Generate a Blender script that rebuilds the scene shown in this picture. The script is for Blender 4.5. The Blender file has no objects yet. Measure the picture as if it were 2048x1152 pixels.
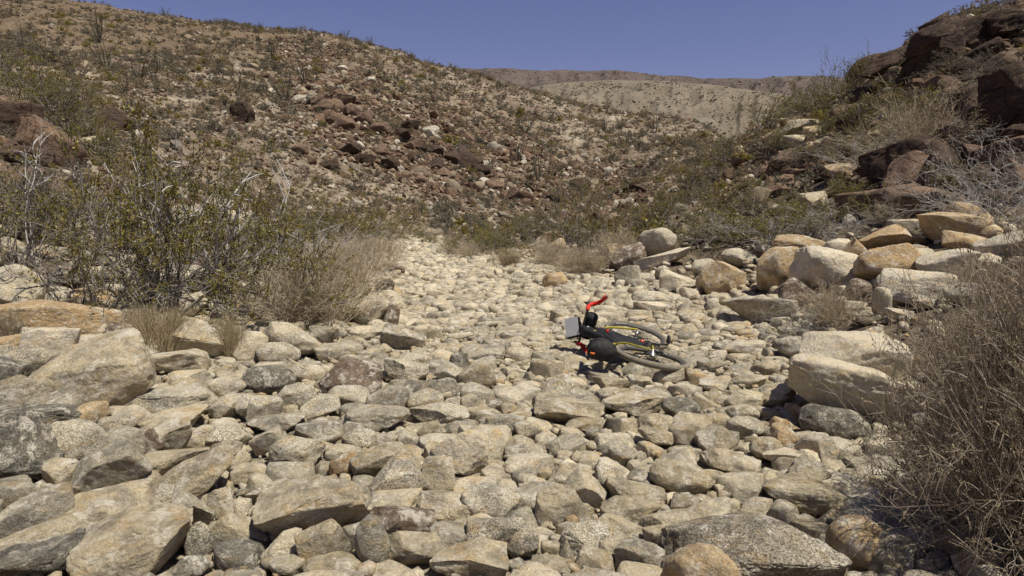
import bpy, math, random
import numpy as np
from mathutils import Vector, Matrix, Euler
from mathutils.kdtree import KDTree

# ------------------------------------------------------------------ camera, sky, sun, exposure
S = bpy.context.scene
COL = S.collection
RAD = math.radians
CAM_H = 1.7
PITCH = RAD(7.35)
FPX = 1365.3
cam_d = bpy.data.cameras.new('camera')
cam_d.sensor_width = 36.0
cam_d.lens = 24.0
cam_d.clip_start = 0.05
cam_d.clip_end = 9000
cam = bpy.data.objects.new('camera', cam_d)
COL.objects.link(cam)
cam.location = (0, 0, CAM_H)
cam.rotation_euler = (RAD(90) - PITCH, 0, 0)
S.camera = cam

SUN_EL, SUN_AZ = 66.0, 124.0          # azimuth: degrees to the right of straight ahead
W = bpy.data.worlds.new('World')
S.world = W
W.use_nodes = True
nt = W.node_tree
bg = nt.nodes['Background']
sky = nt.nodes.new('ShaderNodeTexSky')
sky.sky_type = 'NISHITA'
sky.sun_disc = False
sky.sun_elevation = RAD(SUN_EL)
sky.sun_rotation = RAD(SUN_AZ)
sky.altitude = 600
sky.air_density = 1.0
sky.dust_density = 0.6
sky.ozone_density = 2.2
hs = nt.nodes.new('ShaderNodeMix')
hs.data_type = 'RGBA'
hs.blend_type = 'MULTIPLY'
hs.inputs[0].default_value = 1.0
hs.inputs[7].default_value = (1.10, 0.87, 1.08, 1)
nt.links.new(sky.outputs[0], hs.inputs[6])
nt.links.new(hs.outputs[2], bg.inputs[0])
bg.inputs[1].default_value = 0.046

sun_d = bpy.data.lights.new('sun', 'SUN')
sun_d.energy = 3.6
sun_d.angle = RAD(0.53)
sun_d.color = (1.0, 0.94, 0.82)
sun = bpy.data.objects.new('sun', sun_d)
COL.objects.link(sun)
sdir = Vector((math.sin(RAD(SUN_AZ)) * math.cos(RAD(SUN_EL)), math.cos(RAD(SUN_AZ)) * math.cos(RAD(SUN_EL)), math.sin(RAD(SUN_EL))))
sun.rotation_euler = (-sdir).to_track_quat('-Z', 'Y').to_euler()
sun.location = (20, 20, 60)

S.view_settings.view_transform = 'Standard'
S.view_settings.look = 'None'
S.view_settings.exposure = 0.62
S.view_settings.gamma = 1.0
S.render.engine = 'CYCLES'
S.cycles.max_bounces = 6
S.cycles.transparent_max_bounces = 4

RNG = np.random.default_rng(11)

# ------------------------------------------------------------------ maths helpers
def cam_ray(px, py):
    u = (np.asarray(px, float) - 1024) / FPX
    v = (576 - np.asarray(py, float)) / FPX
    cp, sp = math.cos(PITCH), math.sin(PITCH)
    return u, cp + v * sp, -sp + v * cp

def project(P):
    P = np.atleast_2d(P).astype(float)
    x, y, z = P[:, 0], P[:, 1], P[:, 2] - CAM_H
    cp, sp = math.cos(PITCH), math.sin(PITCH)
    dep = y * cp - z * sp
    up = y * sp + z * cp
    d = np.where(dep > 0.05, dep, 0.05)
    return 1024 + FPX * x / d, 576 - FPX * up / d, dep

_pr = np.random.default_rng(5)
_perm = np.concatenate([_pr.permutation(256)] * 3)
_grad = _pr.normal(size=(256, 3))
_grad /= np.linalg.norm(_grad, axis=1)[:, None]

def perlin(P):
    P = np.asarray(P, np.float64)
    i = np.floor(P).astype(np.int64)
    f = P - i
    i &= 255
    u = f * f * f * (f * (f * 6 - 15) + 10)
    out = 0
    for dx in (0, 1):
        wx = u[:, 0] if dx else 1 - u[:, 0]
        for dy in (0, 1):
            wy = u[:, 1] if dy else 1 - u[:, 1]
            for dz in (0, 1):
                wz = u[:, 2] if dz else 1 - u[:, 2]
                h = _perm[_perm[_perm[(i[:, 0] + dx) & 255] + ((i[:, 1] + dy) & 255)] + ((i[:, 2] + dz) & 255)]
                g = _grad[h]
                out = out + wx * wy * wz * (g[:, 0] * (f[:, 0] - dx) + g[:, 1] * (f[:, 1] - dy) + g[:, 2] * (f[:, 2] - dz))
    return out * 1.5

def fbm2(x, y, s, octv=4, seed=0.0):
    P = np.stack([np.ravel(x) * s + seed, np.ravel(y) * s + seed * 1.7, np.full(np.size(x), seed * 0.37)], 1)
    a, o = 1.0, 0
    for _ in range(octv):
        o = o + a * perlin(P)
        P = P * 2.03 + 11.3
        a *= 0.5
    return o.reshape(np.shape(x))

# ------------------------------------------------------------------ terrain
# per picture column: (distance, 'z' height or 'y' picture row at that distance)
COLS = {
    -500: [(0, 'z', .1), (3, 'z', .2), (5, 'z', .4), (7, 'z', .7), (9, 'z', 1.0), (12, 'z', 1.6), (16, 'z', 2.6), (22, 'z', 4.2), (30, 'z', 7), (45, 'z', 12), (75, 'z', 20), (100, 'z', 26), (150, 'z', 40), (230, 'z', 62), (300, 'z', 58), (500, 'z', 20)],
    0: [(0, 'z', 0), (3, 'z', .03), (5, 'z', .14), (7, 'z', .36), (9, 'z', .66), (12, 'z', 1.12), (16, 'y', 372), (22, 'y', 318), (30, 'y', 262), (40, 'y', 208), (55, 'y', 160), (75, 'y', 118), (92, 'y', 95), (105, 'y', 93), (140, 'y', 40), (200, 'y', -15), (260, 'y', -40), (300, 'y', -45), (500, 'z', 30)],
    300: [(0, 'z', 0), (5, 'z', .04), (7, 'z', .2), (9, 'z', .45), (12, 'z', .7), (16, 'z', .95), (22, 'y', 425), (30, 'y', 350), (40, 'y', 282), (55, 'y', 216), (75, 'y', 160), (95, 'y', 116), (110, 'y', 106), (150, 'y', 56), (190, 'y', 26), (215, 'y', 26), (300, 'z', 40), (500, 'z', 20)],
    430: [(0, 'z', 0), (5, 'z', .02), (7, 'z', .12), (9, 'z', .36), (12, 'z', .6), (16, 'z', .75), (22, 'y', 440), (30, 'y', 380), (40, 'y', 305), (55, 'y', 230), (75, 'y', 166), (95, 'y', 122), (120, 'y', 98), (150, 'y', 66), (185, 'y', 48), (210, 'y', 50), (300, 'z', 38), (500, 'z', 20)],
    600: [(0, 'z', 0), (7, 'z', .03), (9, 'z', .26), (12, 'z', .42), (16, 'z', .5), (22, 'z', .6), (30, 'y', 446), (36, 'y', 402), (45, 'y', 325), (55, 'y', 256), (75, 'y', 186), (100, 'y', 132), (130, 'y', 86), (165, 'y', 60), (185, 'y', 61), (300, 'z', 30), (500, 'z', 15)],
    700: [(0, 'z', 0), (9, 'z', .06), (12, 'z', .32), (16, 'z', .45), (22, 'z', .5), (30, 'y', 456), (37, 'y', 422), (46, 'y', 350), (58, 'y', 275), (75, 'y', 206), (100, 'y', 146), (130, 'y', 98), (160, 'y', 76), (180, 'y', 78), (300, 'z', 26), (500, 'z', 10)],
    800: [(0, 'z', 0), (9, 'z', 0), (12, 'z', .02), (16, 'z', .06), (22, 'z', .1), (30, 'y', 468), (38, 'y', 442), (48, 'y', 385), (60, 'y', 305), (75, 'y', 234), (95, 'y', 176), (120, 'y', 132), (150, 'y', 104), (170, 'y', 107), (300, 'z', 20), (500, 'z', 5)],
    900: [(0, 'z', 0), (16, 'z', .03), (22, 'z', .08), (30, 'y', 468), (39, 'y', 450), (49, 'y', 405), (60, 'y', 340), (75, 'y', 265), (95, 'y', 205), (120, 'y', 162), (150, 'y', 139), (170, 'y', 143), (300, 'z', 14), (500, 'z', 0)],
    1000: [(0, 'z', 0), (13, 'z', 0), (18, 'z', .2), (22, 'z', .3), (30, 'y', 462), (40, 'y', 454), (50, 'y', 425), (60, 'y', 375), (75, 'y', 298), (95, 'y', 230), (120, 'y', 186), (150, 'y', 165), (170, 'y', 169), (300, 'z', 10), (500, 'z', -2)],
    1200: [(0, 'z', 0), (11, 'z', 0), (14, 'z', .15), (18, 'z', .4), (24, 'z', .55), (30, 'y', 462), (42, 'y', 448), (55, 'y', 415), (70, 'y', 362), (90, 'y', 302), (115, 'y', 252), (150, 'y', 222), (170, 'y', 226), (300, 'z', 8), (500, 'z', -4)],
    1400: [(0, 'z', 0), (9.5, 'z', 0), (11, 'z', .15), (13, 'z', .4), (17, 'z', .9), (22, 'z', 1.4), (28, 'y', 408), (36, 'y', 385), (48, 'y', 372), (62, 'y', 352), (88, 'y', 305), (115, 'y', 265), (150, 'y', 241), (170, 'y', 246), (300, 'z', 5), (500, 'z', -5)],
    1520: [(0, 'z', 0), (8, 'z', 0), (9.5, 'z', .1), (12, 'z', .5), (15, 'z', .95), (18, 'z', 1.55), (22, 'y', 372), (28, 'y', 330), (38, 'y', 288), (48, 'y', 258), (56, 'y', 248), (64, 'y', 252), (150, 'z', 6), (300, 'z', 2), (500, 'z', -5)],
    1620: [(0, 'z', 0), (6.5, 'z', .02), (9, 'z', .15), (10.5, 'z', .55), (12, 'z', .85), (15, 'z', 1.5), (18, 'y', 378), (22, 'y', 330), (28, 'y', 276), (36, 'y', 228), (42, 'y', 212), (48, 'y', 216), (150, 'z', 6), (300, 'z', 2), (500, 'z', -5)],
    1720: [(0, 'z', .02), (4.5, 'z', .02), (7, 'z', .16), (9, 'z', .4), (10.5, 'z', .75), (12, 'z', 1.05), (15, 'y', 415), (18, 'y', 336), (23, 'y', 250), (28, 'y', 190), (33, 'y', 160), (40, 'y', 166), (150, 'z', 8), (300, 'z', 2), (500, 'z', -5)],
    1850: [(0, 'z', .02), (4, 'z', .05), (5.5, 'z', .16), (7, 'z', .3), (9, 'z', .62), (10.5, 'z', .92), (12, 'z', 1.2), (14, 'y', 408), (17, 'y', 318), (20, 'y', 236), (24, 'y', 150), (28, 'y', 76), (32, 'y', 52), (40, 'y', 60), (150, 'z', 10), (300, 'z', 2), (500, 'z', -5)],
    2048: [(0, 'z', .03), (3, 'z', .08), (5, 'z', .25), (7, 'z', .5), (9, 'z', .88), (10.5, 'z', 1.15), (12, 'z', 1.5), (14, 'y', 362), (17, 'y', 266), (20, 'y', 182), (24, 'y', 95), (28, 'y', 32), (34, 'y', 5), (42, 'y', 10), (150, 'z', 14), (300, 'z', 2), (500, 'z', -5)],
    2600: [(0, 'z', .05), (3, 'z', .25), (5, 'z', .6), (7, 'z', 1.1), (9, 'z', 1.7), (12, 'z', 2.6), (17, 'z', 5), (24, 'z', 9), (34, 'z', 13), (42, 'z', 13), (150, 'z', 16), (300, 'z', 4), (500, 'z', -5)],
}
NR, R0, R1 = 320, 1.0, 500.0
LR = np.linspace(math.log(R0), math.log(R1), NR)
NA = 1441
AZ = np.linspace(-180, 180, NA)

def _terrain_table():
    rows, azs = [], []
    cols = sorted(COLS)
    for px in cols:
        u = (px - 1024) / FPX
        az = math.degrees(math.atan2(u, 1 / math.cos(PITCH)))
        rr, zz = [], []
        for r, k, v in COLS[px]:
            if k == 'y':
                a, b, c = cam_ray(px, v)
                v = CAM_H + r * c / math.hypot(a, b)
            rr.append(math.log(r + 1.0))
            zz.append(v)
        rows.append(np.interp(np.log(np.exp(LR) + 1.0), rr, zz))
        azs.append(az)
    flat = np.interp(np.exp(LR), [0, 20, 60, 500], [0, 0.2, 0.0, -4])
    rows = [flat] + [rows[0]] + rows + [rows[-1]] + [flat]
    azs = [-180, -100] + azs + [100, 180]
    rows = np.array(rows)
    T = np.empty((NA, NR))
    for k in range(NR):
        T[:, k] = np.interp(AZ, azs, rows[:, k])
    for _ in range(3):                                   # soften the folds between columns and rows
        T = (np.roll(T, 3, 0) + 2 * T + np.roll(T, -3, 0)) / 4
        E = np.pad(T, ((0, 0), (1, 1)), 'edge')
        T = (E[:, :-2] + 2 * E[:, 1:-1] + E[:, 2:]) / 4
    return T
TT = _terrain_table()

def base_z(x, y):
    x, y = np.asarray(x, float), np.asarray(y, float)
    r = np.clip(np.hypot(x, y), R0, R1 * 0.999)
    a = (np.degrees(np.arctan2(x, y)) + 180) / 360 * (NA - 1)
    b = (np.log(r) - math.log(R0)) / (math.log(R1) - math.log(R0)) * (NR - 1)
    i = np.clip(a.astype(int), 0, NA - 2)
    j = np.clip(b.astype(int), 0, NR - 2)
    fa, fb = a - i, b - j
    return (TT[i, j] * (1 - fa) + TT[i + 1, j] * fa) * (1 - fb) + (TT[i, j + 1] * (1 - fa) + TT[i + 1, j + 1] * fa) * fb

WL = ([0, 3.1, 4.6, 6, 7.7, 9.7, 11.6, 14.5, 19, 26, 34], [-4, -4, -4.7, -4.8, -4.2, -3.3, -2.0, -2.6, -3.8, -4.8, -6.2])
WR = ([0, 3.1, 3.9, 5.2, 7.7, 9.7, 12.2, 14.5, 19, 26, 34], [1.9, 1.85, 1.95, 2.25, 3.1, 3.3, 2.6, 1.0, -1.2, -3.0, -4.6])

def wash_d(x, y):
    """how far inside the stony wash bed a point lies (metres, negative outside)"""
    return np.minimum(x - np.interp(y, *WL), np.interp(y, *WR) - x)

def ground_z(x, y):
    x, y = np.asarray(x, float), np.asarray(y, float)
    r = np.hypot(x, y)
    out = np.clip(-wash_d(x, y) / 2.0, 0, 1)
    out = np.where((y > 34) | (y < 0), np.clip((r - 30) / 20, 0, 1), out)
    amp = out * np.clip(r / 12, .3, 1)
    z = base_z(x, y)
    z = z + amp * 0.12 * fbm2(x, y, 0.45, 3, 3.1)
    z = z + np.clip((r - 25) / 30, 0, 1) * (0.8 * fbm2(x, y, 0.085, 4, 7.7) + 0.9 * np.clip((r - 60) / 60, 0, 1) * fbm2(x, y, 0.03, 3, 2.2))
    return z

_RS = np.exp(np.linspace(math.log(1.6), math.log(320), 700))
def hit(px, py):
    """the ground point that the picture shows at (px, py)"""
    a, b, c = cam_ray(px, py)
    h = math.hypot(a, b)
    zs = ground_z(a / h * _RS, b / h * _RS)
    k = np.nonzero(zs >= CAM_H + _RS * c / h)[0]
    if len(k) == 0:
        r = 160.0
    elif k[0] == 0:
        r = _RS[0]
    else:
        k = k[0]
        d0 = CAM_H + _RS[k - 1] * c / h - zs[k - 1]
        d1 = zs[k] - (CAM_H + _RS[k] * c / h)
        r = _RS[k - 1] + (_RS[k] - _RS[k - 1]) * d0 / max(d0 + d1, 1e-9)
    x, y = a / h * r, b / h * r
    return float(x), float(y), float(ground_z(x, y)), float(r)

# ------------------------------------------------------------------ mesh + object helpers
def mesh(name, V, F, mats, smooth=True, tint=None, rest=None, mi=None):
    me = bpy.data.meshes.new(name)
    V = np.ascontiguousarray(V, np.float32)
    if not isinstance(F, (list, tuple)):
        F = [F]
    F = [np.asarray(f, np.int32) for f in F if len(f)]
    me.vertices.add(len(V))
    me.vertices.foreach_set('co', V.ravel())
    tot = sum(f.size for f in F)
    npoly = sum(len(f) for f in F)
    me.loops.add(tot)
    me.loops.foreach_set('vertex_index', np.concatenate([f.ravel() for f in F]))
    starts, o = [], 0
    for f in F:
        k = f.shape[1]
        starts.append(o + np.arange(len(f), dtype=np.int32) * k)
        o += f.size
    me.polygons.add(npoly)
    me.polygons.foreach_set('loop_start', np.concatenate(starts).astype(np.int32))
    if mi is not None:
        me.polygons.foreach_set('material_index', np.asarray(mi, np.int32))
    me.update(calc_edges=True)
    me.polygons.foreach_set('use_smooth', np.full(npoly, bool(smooth)))
    if tint is not None:
        a = me.attributes.new('tint', 'FLOAT_COLOR', 'POINT')
        a.data.foreach_set('color', np.ascontiguousarray(tint, np.float32).ravel())
    if rest is not None:
        a = me.attributes.new('rest', 'FLOAT_VECTOR', 'POINT')
        a.data.foreach_set('vector', np.ascontiguousarray(rest, np.float32).ravel())
    for m in (mats if isinstance(mats, (list, tuple)) else [mats]):
        me.materials.append(m)
    return me

def link(name, me, parent=None, loc=None):
    o = bpy.data.objects.new(name, me)
    COL.objects.link(o)
    if parent is not None:
        o.parent = parent
    if loc is not None:
        o.location = loc
    return o

def tag(o, label=None, cat=None, group=None, kind=None):
    if label: o['label'] = label
    if cat: o['category'] = cat
    if group: o['group'] = group
    if kind: o['kind'] = kind
    return o

def copy_tree(o, parent=None):
    c = o.copy()
    COL.objects.link(c)
    if parent is not None:
        c.parent = parent
    for ch in list(o.children):
        copy_tree(ch, c)
    return c

# ------------------------------------------------------------------ materials
class NT:
    def __init__(s, name):
        s.m = bpy.data.materials.new(name)
        s.m.use_nodes = True
        s.t = s.m.node_tree
        s.b = s.t.nodes['Principled BSDF']
        s.b.inputs['Roughness'].default_value = 0.9
        s.b.inputs['Specular IOR Level'].default_value = 0.15
    def n(s, typ, **kw):
        x = s.t.nodes.new(typ)
        for k, v in kw.items():
            setattr(x, k, v)
        return x
    def l(s, a, b):
        s.t.links.new(a, b)
    def noise(s, vec, scale, detail=4, rough=0.55, dist=0.0):
        x = s.n('ShaderNodeTexNoise')
        x.inputs['Scale'].default_value = scale
        x.inputs['Detail'].default_value = detail
        x.inputs['Roughness'].default_value = rough
        x.inputs['Distortion'].default_value = dist
        if vec is not None: s.l(vec, x.inputs['Vector'])
        return x.outputs['Fac']
    def voro(s, vec, scale, feat='F1', out='Distance'):
        x = s.n('ShaderNodeTexVoronoi', feature=feat)
        x.inputs['Scale'].default_value = scale
        if vec is not None: s.l(vec, x.inputs['Vector'])
        return x.outputs[out]
    def ramp(s, f, pts):
        x = s.n('ShaderNodeValToRGB')
        e = x.color_ramp.elements
        while len(e) < len(pts): e.new(0.5)
        for i, (p, c) in enumerate(pts):
            e[i].position = p
            e[i].color = (c, c, c, 1) if not isinstance(c, (tuple, list)) else (*c, 1)
        s.l(f, x.inputs[0])
        return x.outputs[0]
    def mix(s, f, a, b, mode='MIX'):
        x = s.n('ShaderNodeMix', data_type='RGBA', blend_type=mode)
        for i, v in ((0, f), (6, a), (7, b)):
            if hasattr(v, 'is_output'): s.l(v, x.inputs[i])
            elif i == 0: x.inputs[0].default_value = v
            else: x.inputs[i].default_value = (*v, 1) if len(v) == 3 else v
        return x.outputs[2]
    def math(s, op, a, b=0.0):
        x = s.n('ShaderNodeMath', operation=op)
        for i, v in ((0, a), (1, b)):
            if hasattr(v, 'is_output'): s.l(v, x.inputs[i])
            else: x.inputs[i].default_value = v
        return x.outputs[0]
    def attr(s, name, out='Color'):
        x = s.n('ShaderNodeAttribute', attribute_name=name)
        return x.outputs[out]
    def vmul(s, v, k):
        x = s.n('ShaderNodeVectorMath', operation='MULTIPLY')
        s.l(v, x.inputs[0])
        x.inputs[1].default_value = k
        return x.outputs[0]
    def bump(s, h, strength, dist, prev=None):
        x = s.n('ShaderNodeBump')
        x.inputs['Strength'].default_value = strength
        x.inputs['Distance'].default_value = dist
        s.l(h, x.inputs['Height'])
        if prev is not None: s.l(prev, x.inputs['Normal'])
        return x.outputs[0]
    def done(s, color=None, normal=None):
        if color is not None:
            if hasattr(color, 'is_output'): s.l(color, s.b.inputs['Base Color'])
            else: s.b.inputs['Base Color'].default_value = (*color, 1)
        if normal is not None: s.l(normal, s.b.inputs['Normal'])
        return s.m

def stone_mat(name='weathered_granite', dark=.66):
    """weathered granite: tint per stone, patina patches, ochre stains, mineral speckle"""
    s = NT(name)
    rest = s.attr('rest', 'Vector')
    tint = s.attr('tint')
    alpha = s.attr('tint', 'Alpha')
    patch = s.noise(rest, 5.0, 5, .6, .4)
    c = s.mix(s.ramp(patch, [(.40, 0), (.56, 1)]), s.mix(1.0, tint, (dark, dark, dark), 'MULTIPLY'), s.mix(1.0, tint, (1.12, 1.10, 1.04), 'MULTIPLY'))
    strat = s.noise(s.vmul(rest, (5, 5, 22)), 1.3, 4, .6, .6)
    c = s.mix(s.ramp(strat, [(.54, 0), (.66, .62)]), c, s.mix(1.0, tint, (1.0, .80, .52), 'MULTIPLY'))
    dust = s.noise(rest, 17.0, 5, .7)
    c = s.mix(s.ramp(dust, [(.50, 0), (.66, .62)]), c, (.60, .545, .44))
    white = s.noise(rest, 7.5, 6, .68, .3)
    c = s.mix(s.ramp(white, [(.54, 0), (.61, .7)]), c, (.66, .61, .50))
    grain = s.noise(rest, 115.0, 2, .6)
    g2 = s.voro(rest, 95.0, 'F1', 'Color')
    sp = s.ramp(grain, [(.41, .36), (.50, 1.0), (.60, 1.35)])
    c = s.mix(s.math('MULTIPLY', alpha, .85), c, s.mix(1.0, c, sp, 'MULTIPLY'))
    fine = s.ramp(s.noise(rest, 48.0, 4, .7), [(.3, .70), (.5, 1.0), (.7, 1.16)])
    c = s.mix(1.0, c, fine, 'MULTIPLY')
    h1 = s.noise(rest, 22.0, 7, .68)
    h2 = s.noise(rest, 120.0, 3, .6)
    n = s.bump(h1, .95, .04)
    n = s.bump(s.noise(rest, 55.0, 5, .7), .7, .014, n)
    n = s.bump(h2, .6, .006, n)
    return s.done(c, n)

def rock_mat():
    """far hillside rock: tint per stone with blotches"""
    s = NT('hillside_rock_surface')
    rest = s.attr('rest', 'Vector')
    tint = s.attr('tint')
    c = s.mix(1.0, tint, s.ramp(s.noise(rest, 4.0, 4, .65), [(.3, .72), (.7, 1.28)]), 'MULTIPLY')
    n = s.bump(s.noise(rest, 9.0, 5, .65), .7, .06)
    return s.done(c, n)

def varnish_mat():
    """desert varnish over granite: dark brown with rusty and pale broken patches"""
    s = NT('desert_varnish_rock')
    rest = s.attr('rest', 'Vector')
    tint = s.attr('tint')
    c = s.mix(s.ramp(s.noise(rest, 2.2, 5, .6, .5), [(.35, 0), (.68, 1)]), s.mix(1.0, tint, (.72, .68, .68), 'MULTIPLY'), s.mix(1.0, tint, (1.35, 1.2, 1.05), 'MULTIPLY'))
    chip = s.noise(s.vmul(rest, (1.5, 1.5, 4)), 3.0, 6, .7, .8)
    c = s.mix(s.ramp(chip, [(.57, 0), (.64, .7)]), c, (.24, .165, .10))
    c = s.mix(1.0, c, s.ramp(s.noise(rest, 30.0, 4, .7), [(.3, .75), (.7, 1.25)]), 'MULTIPLY')
    crk = s.voro(s.vmul(rest, (1, 1, 1.6)), 1.7, 'DISTANCE_TO_EDGE')
    n = s.bump(s.ramp(crk, [(.0, 0), (.035, 1)]), .8, .05)
    n = s.bump(s.noise(rest, 6.0, 8, .7), 1.0, .08, n)
    return s.done(c, n)

def ground_mat():
    s = NT('desert_ground')
    geo = s.n('ShaderNodeNewGeometry')
    pos = geo.outputs['Position']
    zone = s.attr('tint')                       # r: wash silt, g: brown scree, b: bank litter, also shade painted between near stones
    sep = s.n('ShaderNodeSeparateColor')
    s.l(zone, sep.inputs[0])
    soil = s.ramp(s.noise(pos, .16, 6, .65, .3), [(.34, (.135, .10, .068)), (.48, (.205, .160, .112)), (.60, (.305, .255, .186)), (.74, (.40, .35, .275))])
    brown = s.ramp(s.noise(pos, .35, 5, .7), [(.3, (.085, .06, .035)), (.5, (.14, .10, .06)), (.72, (.225, .172, .11))])
    c = s.mix(sep.outputs[1], soil, brown)
    litter_shade = s.ramp(s.noise(pos, 3.0, 6, .7), [(.3, (.07, .054, .036)), (.55, (.135, .105, .07)), (.75, (.22, .185, .13))])
    c = s.mix(sep.outputs[2], c, litter_shade)
    silt = s.ramp(s.noise(pos, 1.6, 6, .65), [(.3, (.34, .305, .225)), (.7, (.47, .425, .325))])
    c = s.mix(sep.outputs[0], c, silt)
    peb = s.voro(pos, 5.5, 'F1', 'Color')
    hsv = s.n('ShaderNodeSeparateColor')
    s.l(peb, hsv.inputs[0])
    c = s.mix(.75, c, s.mix(1.0, c, s.ramp(hsv.outputs[0], [(0, .5), (.3, .85), (.8, 1.15), (1, 1.35)]), 'MULTIPLY'))
    peb2 = s.voro(pos, 26.0, 'F1', 'Color')
    h2 = s.n('ShaderNodeSeparateColor')
    s.l(peb2, h2.inputs[0])
    c = s.mix(.6, c, s.mix(1.0, c, s.ramp(h2.outputs[1], [(0, .55), (.5, 1.0), (1, 1.4)]), 'MULTIPLY'))
    n = s.bump(s.voro(pos, 5.5), .8, .08)
    n = s.bump(s.noise(pos, 26.0, 5, .7), .8, .02, n)
    return s.done(c, n)

def hill_mat(name, cols, scale, spot, spotd):
    """far hills: slope colour, gullies and the dots of scattered scrub"""
    s = NT(name)
    geo = s.n('ShaderNodeNewGeometry')
    pos = geo.outputs['Position']
    c = s.ramp(s.noise(pos, scale, 6, .62, .5), [(.32, cols[0]), (.52, cols[1]), (.7, cols[2])])
    d = s.voro(pos, spot)
    m = s.ramp(d, [(.30, 1), (.52, 0)])
    c = s.mix(s.math('MULTIPLY', m, spotd), c, (.075, .068, .04))
    n = s.bump(s.noise(pos, scale * 4, 7, .65), .9, 6.0)
    return s.done(c, n)

def leaf_mat(name, c1, c2, transl=.25):
    s = NT(name)
    oi = s.attr('tint')
    sep = s.n('ShaderNodeSeparateColor')
    s.l(oi, sep.inputs[0])
    c = s.mix(sep.outputs[0], c1, c2)
    s.l(c, s.b.inputs['Base Color'])
    tr = s.n('ShaderNodeBsdfTranslucent')
    s.l(c, tr.inputs[0])
    mx = s.n('ShaderNodeMixShader')
    mx.inputs[0].default_value = transl
    s.l(s.b.outputs[0], mx.inputs[1])
    s.l(tr.outputs[0], mx.inputs[2])
    s.l(mx.outputs[0], s.t.nodes['Material Output'].inputs[0])
    return s.m

def bark_mat(name, c1, c2, scale=30):
    s = NT(name)
    geo = s.n('ShaderNodeNewGeometry')
    c = s.ramp(s.noise(geo.outputs['Position'], scale, 4, .6), [(.35, c1), (.65, c2)])
    return s.done(c)

def plain_mat(name, c, rough=.7, spec=.3, noise=.2, scale=60, metal=0.0, bump=0):
    s = NT(name)
    s.b.inputs['Roughness'].default_value = rough
    s.b.inputs['Specular IOR Level'].default_value = spec
    s.b.inputs['Metallic'].default_value = metal
    geo = s.n('ShaderNodeTexCoord')
    nz = s.noise(geo.outputs['Object'], scale, 4, .6)
    col = s.mix(1.0, c, s.ramp(nz, [(.3, 1 - noise), (.7, 1 + noise)]), 'MULTIPLY')
    return s.done(col, s.bump(nz, .6, bump) if bump else None)

M_STONE = stone_mat()
M_PALEB = stone_mat('pale_bank_granite', .84)
M_ROCK = rock_mat()
M_VARN = varnish_mat()
M_GROUND = ground_mat()
# ------------------------------------------------------------------ ground sheet and far hills
def build_ground():
    az = np.unique(np.concatenate([np.arange(-180, -44, 3.0), np.arange(-44, 44, .14), np.arange(44, 181, 3.0)]))
    rs = np.concatenate([[0.0, .5], np.exp(np.linspace(0, math.log(330), 520)), [420, 600, 1200, 3000, 6000]])
    A, Rr = np.meshgrid(np.radians(az), rs, indexing='ij')
    X, Y = np.sin(A) * Rr, np.cos(A) * Rr
    Z = ground_z(X, Y)
    Z = np.where(Rr > 330, np.minimum(Z, -4 + 0 * Z), Z)
    Z[:, :2] = 0
    Z -= .03
    inw0 = np.clip((wash_d(X, Y) + .25) / .5, 0, 1) * (Y > -1) * (Y < 28)
    Z += inw0 * np.interp(Rr, [4, 6, 9, 14], [.015, .025, .035, .035])
    inw = np.clip((wash_d(X, Y) + .25) / .5, 0, 1) * (Y > -1) * (Y < 28)
    px, py, dep = project(np.stack([X.ravel(), Y.ravel(), Z.ravel()], 1))
    px, py = px.reshape(X.shape), py.reshape(X.shape)
    far_ridge = np.clip((Rr - 92) / 20, 0, 1) * np.clip((900 - px) / 260, 0, 1)
    scree = np.clip(1.3 - np.abs((py - 300) - (px - 900) * .42) / 105, 0, 1) * np.clip((px - 500) / 160, 0, 1) * np.clip((1500 - px) / 160, 0, 1) * np.clip((Rr - 30) / 8, 0, 1)
    scree = np.clip(scree * (1 + .8 * fbm2(X, Y, .1, 4, 9.)), 0, 1)
    right = np.clip((px - 1500) / 200, 0, 1) * (Rr > 13)
    inw = inw * np.interp(Rr, [3, 6, 9], [.35, .65, 1])  # silt colour faded near the camera, part of the painted gap shade
    br = np.clip(np.maximum(np.maximum(far_ridge * .85, scree * .8), right * .8), 0, 1)
    litter_shade = np.clip(-wash_d(X, Y) / .8, 0, 1) * np.clip((24 - Rr) / 8, 0, 1)
    litter_shade = np.maximum(litter_shade, right * .55)
    litter_shade = np.maximum(litter_shade, np.clip((wash_d(X, Y) + .2) / .3, 0, 1) * np.clip((7 - Rr) / 3, 0, .6) * (Y > 0))  # shade in the gaps of the near bed, painted as darker ground
    n, m = len(az), len(rs)
    idx = np.arange(n * m).reshape(n, m)
    F = np.stack([idx[:-1, :-1].ravel(), idx[:-1, 1:].ravel(), idx[1:, 1:].ravel(), idx[1:, :-1].ravel()], 1)
    tint = np.stack([inw.ravel(), br.ravel(), litter_shade.ravel(), np.ones(n * m)], 1)
    o = link('ground', mesh('ground', np.stack([X.ravel(), Y.ravel(), Z.ravel()], 1), F, M_GROUND, True, tint))
    tag(o, kind='structure')
build_ground()

def _ico1():
    import bmesh
    bm = bmesh.new()
    bmesh.ops.create_icosphere(bm, subdivisions=1, radius=1)
    V = np.array([v.co[:] for v in bm.verts])
    F = np.array([[v.index for v in f.verts] for f in bm.faces], np.int32)
    bm.free()
    return V, F
ICO_DOT = _ico1()
M_DOT = bark_mat('far_scrub', (.055, .048, .030), (.10, .085, .055), .2)

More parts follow.
